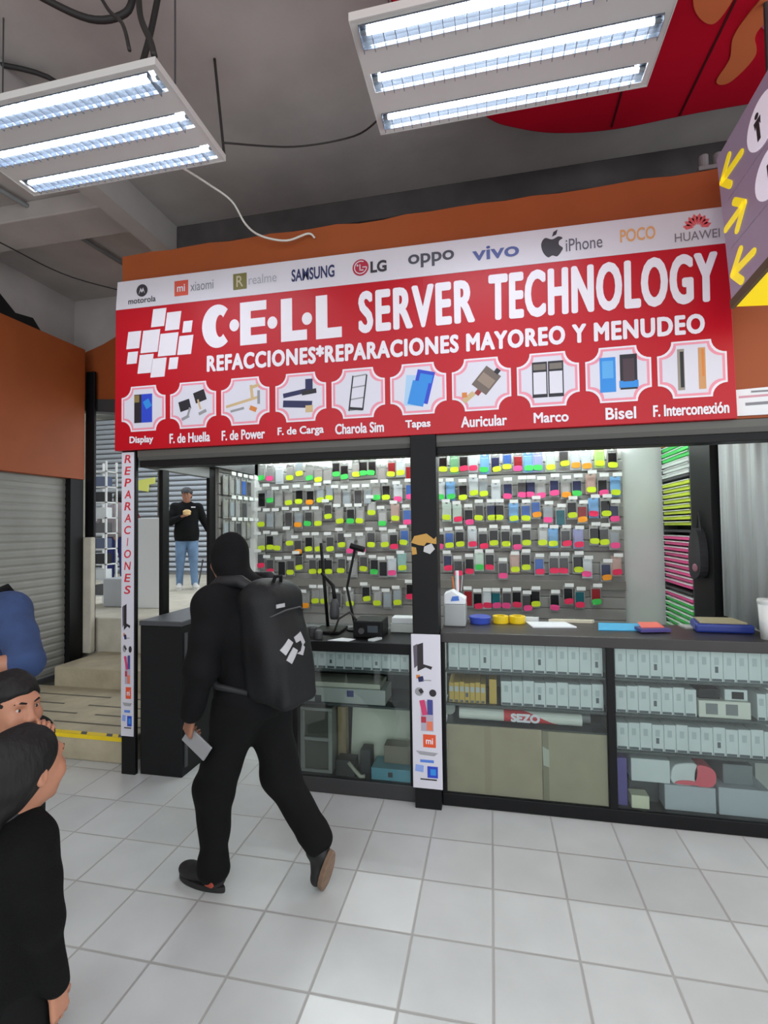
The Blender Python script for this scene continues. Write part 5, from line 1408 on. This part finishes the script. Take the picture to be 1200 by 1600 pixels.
for a in 'lr':
    b.cap(J[a + 'sh'], J[a + 'el'], .05, .042, .03); b.cap(J[a + 'el'], J[a + 'wr'], .041, .026, .02)
    b.cap(J[a + 'hip'], J[a + 'kn'], .085, .058, .04); b.cap(J[a + 'kn'], J[a + 'ank'], .056, .038, .03)
b.cap(J['lank'], B(-.13, .31, .045), .028, .02, .02); b.cap(J['rank'], B(.105, -.28, .09), .028, .02, .02)
dl = J['lwr'] - J['lel']; dl /= np.linalg.norm(dl)
hand_shape(b, J['lwr'], B.v(.10, .45, -1), B.v(1, -.25, .0), 1.0, (.75, .75, .45), .45, side=B.v(.25, 1, .2))
dr_ = J['rwr'] - J['rel']
hand_shape(b, J['rwr'], dr_, B.v(-1, 0, -.3), 1.0, (.3, .35, .3), .25, side=B.v(0, .3, 1))
man_body = b.build('body', m_skin, man)
face_parts(J['head'], RH, 1.0, man, m_hair)
# hoodie with the hood up
c = SDF(lo, hi, .0075)
c.cap(J['lsh'], J['rsh'], .085, .085, .05)
c.ell(J['chest'] + B.v(0, 0, .02), (.195, .145, .22), B.R, .06)
c.cap(J['chest'], J['pel'] + np.array([0, 0, .02]), .150, .160, .08)
c.ell(J['pel'] + B.v(0, 0, .03), (.200, .155, .13), B.R, .06)
for a in 'lr':
    mid = (J[a + 'sh'] * .5 + J[a + 'el'] * .5)
    c.cap(J[a + 'sh'], mid, .088, .080, .05); c.cap(mid, J[a + 'el'], .080, .072, .03)
    we = J[a + 'wr'] + (J[a + 'el'] - J[a + 'wr']) * .06
    c.cap(J[a + 'el'], we, .072, .047, .03)
c.cap(J['neck'], J['chest'], .085, .12, .06)
c.ell(J['head'] + RH @ np.array([0, -.018, .022]), (.087, .110, .118), RH, .02)
c.cap(J['neck'] + B.v(0, -.05, -.02), J['head'] + RH @ np.array([0, -.04, -.05]), .080, .078, .05)
c.ell(J['neck'] + B.v(0, -.07, -.01), (.12, .07, .06), B.R, .04)
c.ell(J['head'] + RH @ np.array([0, .125, -.025]), (.062, .070, .085), RH, .02, 'sub')
c.ripple(.010, 24, 3)
c.plane_cut(B(0, 0, .80), (0, 0, -1))
hood = c.build('hoodie', m_cloth_k, man, 2)
cu_ = MB()
for a in 'lr':
    v = J[a + 'el'] - J[a + 'wr']; L = np.linalg.norm(v); v = v / L
    p = J[a + 'wr']
    cu_.tube([p + v * -.004, p + v * .02, p + v * .055], [.040, .046, .046], 18)
adopt(cu_.build('cuff', m_cloth_k, smooth=True), hood)
# trousers
t = SDF(*bounds([J['pel'], J['lkn'], J['rkn'], J['lank'], J['rank'], J['lhip'], J['rhip']], .2), .0075)
t.ell(J['pel'] + B.v(0, 0, -.0), (.178, .138, .12), B.R, .05)
for a, kk in (('l', .92), ('r', .92)):
    t.cap(J[a + 'hip'], J[a + 'kn'], .112, .086, .06)
    e = J[a + 'ank'] + (J[a + 'kn'] - J[a + 'ank']) * .03
    t.cap(J[a + 'kn'], e, .084, .064, .05)
    t.cap(e, e + (J[a + 'kn'] - e) * .12, .070, .072, .02)
t.ripple(.011, 22, 9)
tr_o = t.build('trousers', m_pants_k, man, 2)
m_sh = mat('black sneaker', (26, 25, 26), 0.6, var=0.2, scale=20)
m_so = mat('black sole', (34, 32, 32), 0.7)
up1, P1, R1 = shoe('shoe', B(-.12, .12, .0), B(-.135, .405, .0), (0, 0, 1), 1, m_sh, m_so, man)
lg_ = MB(); T = Matrix([list(R1[i]) + [float(P1(-.052, .05, .06)[i])] for i in range(3)] + [[0, 0, 0, 1]])
lg_.box(-.004, .012, -.022, .022, -.014, .012, 0, T)
lg_.build('side_logo', mat('rust red logo', (170, 70, 50), 0.5), parent=up1, bevel=.003)
up2, P2, R2 = shoe('shoe', B(.105, -.345, .20), B(.105, -.285, .004), B.v(0, 1, .35), 1, m_sh, mat('brown sole', (122, 98, 80), 0.7, var=.2, scale=30), man)
# phone in the left hand
ph_c = J['lwr'] + B.v(.018, -.015, -.125)
Rp = frame(B.v(.1, -.85, -.52), B.v(-.75, .1, .3))
T = Matrix([list(Rp[i]) + [float(ph_c[i])] for i in range(3)] + [[0, 0, 0, 1]])
phn = tag(MB().box(-.036, .036, -.075, .075, -.0045, .0045, 0, T).build('phone', mat('silver phone', (170, 172, 176), 0.25, 0.6), bevel=.004), 'silver phone held in the walking person\'s left hand', 'phone')
MB().box(-.033, .033, -.071, .071, .0046, .0054, 0, T).build('screen', mat('phone glass', (150, 150, 152), 0.1), parent=phn)
# backpack
bp_ = empty('backpack', 'black backpack with a grey emblem worn by the person in the black hoodie', 'backpack', loc=tuple(B(0, -.13, .93)))
Rb = frame(B.v(0, 1, -.10), B.v(0, .10, 1))
k = SDF(*bounds([B(-.26, -.36, .82), B(.26, .12, 1.50), B(.26, -.36, .82), B(-.26, .2, 1.5)], .05), .0065)
k.box(B(0, -.085, 1.17), (.165, .105, .27), .09, Rb, .02)
k.ell(B(-.01, -.17, 1.08), (.160, .085, .22), Rb, .05)
k.box(B(-.01, -.222, 1.01), (.120, .035, .12), .035, Rb, .02)
k.ell(B(0, -.04, 1.385), (.12, .075, .07), Rb, .05)
k.ripple(.006, 22, 5)
pack = k.build('pack', mat('black nylon', (17, 18, 20), 0.62, spec=0.35, var=0.25, scale=7, bump=0.15, bscale=160), bp_, 2)
st_ = MB()
for sx in (-1, 1):
    st_.tube([B(sx * .075, -.06, 1.40), B(sx * .105, .03, 1.452), B(sx * .12, .14, 1.445), B(sx * .13, .245, 1.36), B(sx * .145, .265, 1.22), B(sx * .19, .20, 1.05), B(sx * .205, .07, .985), B(sx * .15, -.06, .96)], [.022, .03, .032, .032, .030, .024, .016, .014], 12)
adopt(st_.build('strap', mat('strap nylon', (24, 25, 28), 0.6, bump=0.1, bscale=200), smooth=True), bp_)
hp = MB().tube([B(-.03, -.10, 1.43), B(-.02, -.11, 1.47), B(.02, -.11, 1.47), B(.03, -.10, 1.43)], .009, 8)
adopt(hp.build('handle', m_cloth_k, smooth=True), bp_)
zp = MB().tube([B(-.12, -.165, 1.30), B(-.05, -.20, 1.325), B(.05, -.20, 1.325), B(.12, -.165, 1.30)], .004, 6)
adopt(zp.build('zip', m_dgrey, smooth=True), bp_)
from mathutils.bvhtree import BVHTree
dg_ = bpy.context.evaluated_depsgraph_get(); dg_.update()
tree = BVHTree.FromObject(pack, dg_)
mw_ = pack.matrix_world.copy(); mi_ = mw_.inverted()
def on_pack(x, z, lift):
    """the point of the back of the pack straight behind (x, z)"""
    o_ = mi_ @ Vector(B(x, -.6, z)); d_ = (mi_.to_3x3() @ Vector(B.v(0, 1, 0))).normalized()
    hit = tree.ray_cast(o_, d_)
    q = hit[0] if hit[0] is not None else mi_ @ Vector(B(x, -.28, z))
    return mw_ @ (q - d_ * lift)
em = MB()
def decal(poly, dx, dz):
    n_ = len(poly)
    cx_ = sum(q[0] for q in poly) / n_; cz_ = sum(q[1] for q in poly) / n_
    ring = []
    for i in range(n_):
        a, b_ = poly[i], poly[(i + 1) % n_]
        ring += [a, ((a[0] + b_[0]) / 2, (a[1] + b_[1]) / 2)]
    m_ = len(ring)
    vs = [on_pack(cx_ + dx, cz_ + dz, .004)] + [on_pack(x + dx, z + dz, .004) for x, z in ring] + [on_pack(x + dx, z + dz, -.004) for x, z in ring]
    em.add(vs, [(0, 1 + i, 1 + (i + 1) % m_) for i in range(m_)] + [(1 + i, 1 + m_ + i, 1 + m_ + (i + 1) % m_, 1 + (i + 1) % m_) for i in range(m_)])
for poly in ([(-.075, 1.145), (-.02, 1.185), (.0, 1.165), (-.055, 1.12)], [(-.06, 1.10), (-.005, 1.145), (.018, 1.128), (-.035, 1.08)], [(.015, 1.185), (.07, 1.20), (.085, 1.15), (.062, 1.14), (.055, 1.165), (.02, 1.16)], [(.01, 1.115), (.045, 1.10), (.075, 1.13), (.06, 1.145), (.04, 1.12)]):
    decal(poly, -.045, .015)
adopt(em.build('emblem', mat('pale grey print', (176, 176, 180), 0.45)), bp_)
em = MB(); decal([(-.085, 1.335), (-.03, 1.335), (-.03, 1.352), (-.085, 1.352)], 0, 0)
adopt(em.build('small_label', MATS['pale grey print']), bp_)
# ------------------------------------------------------------------ the other people
def figure(B, label, J, head_yaw, top_m, bot_m, shoe_m, sole_m, skin_m, hair_m, s=1.0, hs=1.0, h=.007, long_sleeve=True, curl=(.35, .4, .3), rhand=None, lhand=None, hair='short', child=False, hem=.80, thick=1.0, fold=.005, seed=1, head_tilt=-.05, sleeve_end=.06, shoes=True):
    """J: local joints for a 1.7 m figure, scaled by s; hs scales the head; head_yaw in radians to the figure's left"""
    D = dict(pel=(0, 0, .90), lhip=(-.088, 0, .86), rhip=(.088, 0, .86), lkn=(-.10, .02, .48), rkn=(.10, .02, .48), lank=(-.105, -.02, .085), rank=(.105, -.02, .085), chest=(0, .0, 1.24), neck=(0, -.005, 1.42), head=(0, .03, 1.565), lsh=(-.18, 0, 1.365), rsh=(.18, 0, 1.365), lel=(-.235, -.02, 1.09), lwr=(-.24, .06, .85), rel=(.235, -.02, 1.09), rwr=(.24, .06, .85))
    D.update(J)
    j = {k: B(*[q * s for q in v]) for k, v in D.items()}
    root = empty('person', label, 'person', loc=tuple(B(0, 0, 0)))
    RHd = frame(B.v(-math.sin(head_yaw), math.cos(head_yaw), head_tilt))
    lo, hi = bounds(list(j.values()) + [j['head'] + np.array([0, 0, .14 * hs])], .15 * s + .03)
    lo[2] = min(lo[2], B.o[2] - .02)
    b = SDF(lo, hi, h * .75 if not child else h * .7)
    head_shape(b, j['head'], RHd, hs, child)
    b.cap(j['neck'], j['head'] + RHd @ np.array([0, -.02, -.04]) * hs, .052 * (s * .4 + hs * .6) * (.86 if child else 1), .05 * hs * (.9 if child else 1), .03)
    b.cap(j['lsh'], j['rsh'], .055 * s, .055 * s, .04); b.cap(j['neck'], j['chest'], .06 * s, .11 * s, .05)
    b.ell(j['chest'], np.array((.145, .10, .19)) * s, B.R, .05); b.cap(j['chest'], j['pel'], .115 * s, .115 * s, .05); b.ell(j['pel'], np.array((.15, .105, .11)) * s, B.R, .05)
    for a in 'lr':
        b.cap(j[a + 'sh'], j[a + 'el'], .046 * s, .039 * s, .02); b.cap(j[a + 'el'], j[a + 'wr'], .039 * s, .026 * s, .015)
        b.cap(j[a + 'hip'], j[a + 'kn'], .08 * s, .055 * s, .03); b.cap(j[a + 'kn'], j[a + 'ank'], .053 * s, .036 * s, .02)
        f = j[a + 'ank'] + B.v(0, .1 * s, -.045 * s); b.cap(j[a + 'ank'], f, .03 * s, .024 * s, .02)
    for a, spec in (('l', lhand), ('r', rhand)):
        d = j[a + 'wr'] - j[a + 'el']
        if spec is None:
            hand_shape(b, j[a + 'wr'], d, B.v(1 if a == 'l' else -1, 0, 0), s, curl, .2, side=B.v(0, 1, 0))
        else:
            hand_shape(b, j[a + 'wr'], spec[0], spec[1], s, spec[2], spec[3], side=spec[4])
    b.build('body', skin_m, root)
    face_parts(j['head'], RHd, hs, root, hair_m)
    # top
    c = SDF(lo, hi, h)
    t_ = thick
    c.cap(j['lsh'], j['rsh'], .068 * s * t_, .068 * s * t_, .04)
    c.cap(j['neck'] + B.v(0, 0, -.01), j['chest'], .064 * s, .12 * s * t_, .06)
    c.ell(j['chest'], np.array((.172, .125, .21)) * s * t_, B.R, .05); c.cap(j['chest'], j['pel'], .135 * s * t_, .14 * s * t_, .06)
    c.ell(j['pel'] + B.v(0, 0, .03), np.array((.184, .138, .32)) * s * t_, B.R, .05)
    for a in 'lr':
        mid = (j[a + 'sh'] + j[a + 'el']) * .5
        c.cap(j[a + 'sh'], mid, .070 * s * t_, .062 * s * t_, .03)
        if long_sleeve:
            c.cap(mid, j[a + 'el'], .062 * s * t_, .056 * s * t_, .02)
            e = j[a + 'wr'] + (j[a + 'el'] - j[a + 'wr']) * sleeve_end
            c.cap(j[a + 'el'], e, .056 * s * t_, .042 * s, .02)
        else:
            e = j[a + 'el'] + (j[a + 'wr'] - j[a + 'el']) * .06
            c.cap(mid, j[a + 'el'], .062 * s * t_, .056 * s * t_, .02); c.cap(j[a + 'el'], e, .054 * s * t_, .05 * s, .02)
    if fold: c.ripple(fold, 26 / max(s, .6), seed)
    c.plane_cut(B(0, 0, hem * s), (0, 0, -1))
    top = c.build('top', top_m, root, 2)
    t = SDF(*bounds([j[k] for k in ('pel', 'lhip', 'rhip', 'lkn', 'rkn', 'lank', 'rank')], .16 * s + .03), h)
    t.ell(j['pel'], np.array((.162, .12, .12)) * s, B.R, .05)
    for a in 'lr':
        e = j[a + 'ank'] + (j[a + 'kn'] - j[a + 'ank']) * .02
        t.cap(j[a + 'hip'], j[a + 'kn'], .095 * s, .072 * s, .04); t.cap(j[a + 'kn'], e, .070 * s, .054 * s, .03)
    if fold: t.ripple(fold, 24 / max(s, .6), seed + 3)
    bot = t.build('trousers', bot_m, root, 2)
    if shoes:
        for a in 'lr':
            d = B.v(-.12 if a == 'l' else .12, 1, 0)
            p = j[a + 'ank']; base = np.array([p[0], p[1], p[2] - .085 * s])
            shoe('shoe', base - d * .07 * s, base + d * .20 * s, (0, 0, 1), s, shoe_m, sole_m, root)
    # hair
    C = j['head']; P = lambda x, y, z: C + RHd @ (np.array([x, y, z]) * hs)
    if hair != 'none':
        k = SDF(*bounds([P(-.14, -.17, -.16), P(.14, .14, .17), P(.14, -.17, .17), P(-.14, .14, -.16)], .03), .0045 * max(hs, .9))
        if hair == 'short':
            k.ell(P(0, -.018, .040), np.array((.082, .102, .088)) * hs, RHd, .01)
            k.ell(P(0, -.055, -.015), np.array((.072, .062, .07)) * hs, RHd, .03)
            k.ell(P(0, .10, -.030), np.array((.10, .072, .082)) * hs, RHd, .015, 'sub')
            for q in (-1, 1):
                k.ell(P(q * .085, .03, -.02), np.array((.022, .035, .04)) * hs, RHd, .012, 'sub')
            k.ripple(.004, 110, 4)
        else:   # drawn back, gathered low at the neck
            k.ell(P(0, -.020, .038), np.array((.083, .106, .090)) * hs, RHd, .01)
            k.ell(P(0, -.060, -.02), np.array((.076, .066, .080)) * hs, RHd, .03)
            k.ell(P(0, .118, -.030), np.array((.10, .072, .082)) * hs, RHd, .015, 'sub')
            for q in (-1, 1):
                k.ell(P(q * .090, .006, -.035), np.array((.018, .030, .036)) * hs, RHd, .010, 'sub')
            k.cap(P(0, -.105, -.03), P(0, -.118, -.10), .034 * hs, .030 * hs, .04)
            k.cap(P(0, -.118, -.10), P(-.01, -.115, -.20), .028 * hs, .014 * hs, .03)
            k.ripple(.0035, 90, 6)
        k.build('hair', hair_m, root, 1)
    return root, j, RHd, P, top

# girl in the near left corner, seen from behind, looking to the right
Bg = Body((-.524, -2.065), (-.02, 1))
m_jeans = mat('blue jeans', (104, 132, 164), 0.85, var=0.25, scale=6, bump=0.15, bscale=220)
m_kshoe = mat('white trainer', (216, 216, 212), 0.6)
girl, jg, Rg, Pg, topg = figure(Bg, 'child with gathered dark hair and black knit top seen from behind, nearest the camera',
    dict(head=(0.085, .03, 1.555), neck=(.04, -.005, 1.41), lsh=(-.15, 0, 1.33), rsh=(.155, 0, 1.33), rel=(.205, .0, 1.06), rwr=(.20, .05, .80), lel=(-.22, 0, 1.06), lwr=(-.22, .06, .80)), -.12,
    m_cloth_k2, m_pants_k, m_sh, m_so, m_skin2, m_hair, s=.71, hs=.885, h=.005, hair='back', child=True, hem=.78, thick=1.0, seed=11, head_tilt=.02, sleeve_end=.10)
cl = SDF(*bounds([jg['neck'] - .1, jg['neck'] + .1], .03), .005)
cl.cap(jg['neck'] + Bg.v(0, .0, -.015), jg['neck'] + Bg.v(0, -.004, .035), .064, .056, .01)
cl.ell(jg['neck'] + Bg.v(0, .0, .075), (.050, .050, .045), None, .01, 'sub')
cl.build('collar', mat('charcoal collar', (58, 60, 64), 0.85), girl)
# boy behind the girl, hand at the mouth
Bb = Body((-.899, -1.746), (.93, -.05))
hb = (.03, .125, 1.558)
boy, jb, Rb_, Pb, topb = figure(Bb, 'child with short black hair and grey hood, holding one hand at the mouth',
    dict(head=hb, rsh=(.165, .0, 1.35), lsh=(-.165, 0, 1.35), neck=(0, .05, 1.41), rel=(.165, .24, 1.25), rwr=(.085, .315, 1.395), lel=(-.20, -.1, 1.08), lwr=(-.16, -.06, .84)), -.12,
    m_cloth_k, m_pants_k, m_sh, m_so, m_skin2, m_hair, s=.735, hs=.86, h=.0055, hair='short', child=True, thick=1.08, seed=21, head_tilt=-.04,
    rhand=(Bb.v(-.45, -.05, .75), Bb.v(-.5, -.8, 0), (.5, .6, .5), .3, Bb.v(-.4, -.3, .6)))
hd = SDF(*bounds([jb['neck'] - .2, jb['neck'] + .2], .05), .006)
hd.ell(jb['neck'] + Bb.v(.02, -.045, -.035), (.135, .105, .065), Bb.R, .03)
hd.ell(jb['rsh'] + Bb.v(-.02, -.01, -.01), (.075, .08, .09), Bb.R, .04)
hd.ell(jb['neck'] + Bb.v(0, .045, .045), (.068, .075, .07), Bb.R, .02, 'sub')
hd.ripple(.004, 40, 8)
hd.build('hood', mat('grey fleece', (112, 114, 120), 0.9, var=0.15, scale=14, bump=0.2, bscale=200), boy, 2)
# adult in a denim shirt at the left edge
Ba = Body((-1.365, -1.475), (.05, -1.0))
adult, ja, Ra, Pa, topa = figure(Ba, 'adult in blue denim shirt with bent arm, at the left edge behind the children',
    dict(lsh=(-.18, .0, 1.365), lel=(-.40, .14, 1.205), lwr=(-.20, .31, 1.20), rel=(.25, .02, 1.10), rwr=(.16, .16, .98)), .3,
    mat('denim shirt', (44, 64, 104), 0.9, var=0.3, scale=7, bump=0.2, bscale=200), mat('dark trousers', (34, 34, 40), 0.85), m_sh, m_so, m_skin, m_hair, s=1.02, hs=1.0, h=.008, long_sleeve=False, thick=.98, seed=31,
    lhand=(Ba.v(.9, .35, -.15), Ba.v(.1, -.3, -1), (.3, .4, .3), .2, Ba.v(0, 1, .3)))
sb = MB().tube([Ba(-.16, -.09, 1.38), Ba(-.15, -.02, 1.475), Ba(-.10, .10, 1.42), Ba(.05, .15, 1.15), Ba(.19, .10, .95)], [.014, .016, .016, .016, .014], 10)
tag(sb.build('bag_strap', m_cloth_k, smooth=True), 'black bag strap over the shoulder of the adult in denim', 'strap')

# man in a cap at the back, holding food
Bm = Body((-4.12, 4.10, .745), (.62, -.78))
mc, jm, Rm, Pm, topm = figure(Bm, 'person in cap, black jacket and blue jeans eating in the back passage', 
    dict(lkn=(-.10, .06, .48), rkn=(.10, .02, .48), lank=(-.12, .06, .085), rank=(.11, -.04, .085), rel=(.25, .05, 1.12), rwr=(.10, .26, 1.20), lel=(-.28, .0, 1.12), lwr=(-.37, .08, .90)), -.25,
    m_cloth_k, m_jeans, m_kshoe, m_kshoe, m_skin, m_hair, s=.965, hs=.97, h=.009, hair='short', thick=1.08, seed=41,
    rhand=(Bm.v(-.75, .4, .2), Bm.v(-.3, .2, 1), (.45, .45, .3), .3, Bm.v(-.2, .6, .6)))
cp = SDF(*bounds([Pm(-.13, -.15, 0), Pm(.13, .22, .16)], .04), .006)
cp.ell(Pm(0, -.012, .055), np.array((.088, .108, .085)), Rm, .01)
cp.plane_cut(Pm(0, 0, .042), Rm @ np.array([0, .12, -1.0]))
cp.build('cap', mat('dark grey cap', (66, 68, 70), 0.8), mc)
T = Matrix([list(Rm[i]) + [float(Pm(0, .10, .048)[i])] for i in range(3)] + [[0, 0, 0, 1]])
bm_ = MB().prism([(-.07, -.01), (.07, -.01), (.062, .055), (.03, .085), (-.03, .085), (-.062, .055)], -.004, .005, plane='xy', T=T)
adopt(bm_.build('cap_brim', MATS['dark grey cap'], bevel=.003), mc)
fd = SDF(*bounds([jm['rwr'] - .16, jm['rwr'] + .16], .02), .006)
fc = jm['rwr'] + Bm.v(-.075, .05, .055)
fd.ell(fc + np.array([0, 0, .022]), (.062, .062, .035), None, .01); fd.ell(fc + np.array([0, 0, -.012]), (.06, .06, .026), None, .01)
fd.ripple(.004, 60, 2)
tag(fd.build('bread_roll', mat('bread', (214, 180, 124), 0.7, var=0.2, scale=20)), 'bread roll held by the person in the cap', 'food')
lg2 = MB(); cc = jm['chest'] + Bm.v(-.085, .128, .12)
T = Matrix([list(Bm.R[i]) + [float(cc[i])] for i in range(3)] + [[0, 0, 0, 1]])
lg2.box(-.035, .03, -.01, .008, -.009, .009, 0, T)
adopt(lg2.build('chest_logo', m_letter, bevel=.002), topm)

# person with their back turned, half hidden by the red banner
Bp = Body((-4.95, 3.55, .745), (-.5, .85))
pb, jp, Rp_, Pp, topp = figure(Bp, 'person in grey top and navy trousers, half hidden by the lettered banner post',
    dict(head=(0, .18, 1.45), neck=(0, .10, 1.33), chest=(0, .06, 1.18), lsh=(-.18, .08, 1.28), rsh=(.18, .08, 1.28), rel=(.27, .16, 1.06), rwr=(.22, .32, .95), lel=(-.27, .16, 1.06), lwr=(-.2, .32, .95)), .1,
    mat('grey top', (120, 112, 114), 0.85), mat('navy trousers', (30, 36, 92), 0.85), m_sh, m_so, m_skin, m_hair, s=1.0, hs=1.0, h=.011, hair='short', seed=51, hem=.86)
sl = SDF(*bounds([jp['rsh'], jp['rel']], .13), .01)
sl.cap(jp['rsh'], jp['rel'], .078, .068, .02)
sl.build('maroon_sleeve', mat('maroon cloth', (110, 34, 60), 0.85), pb)
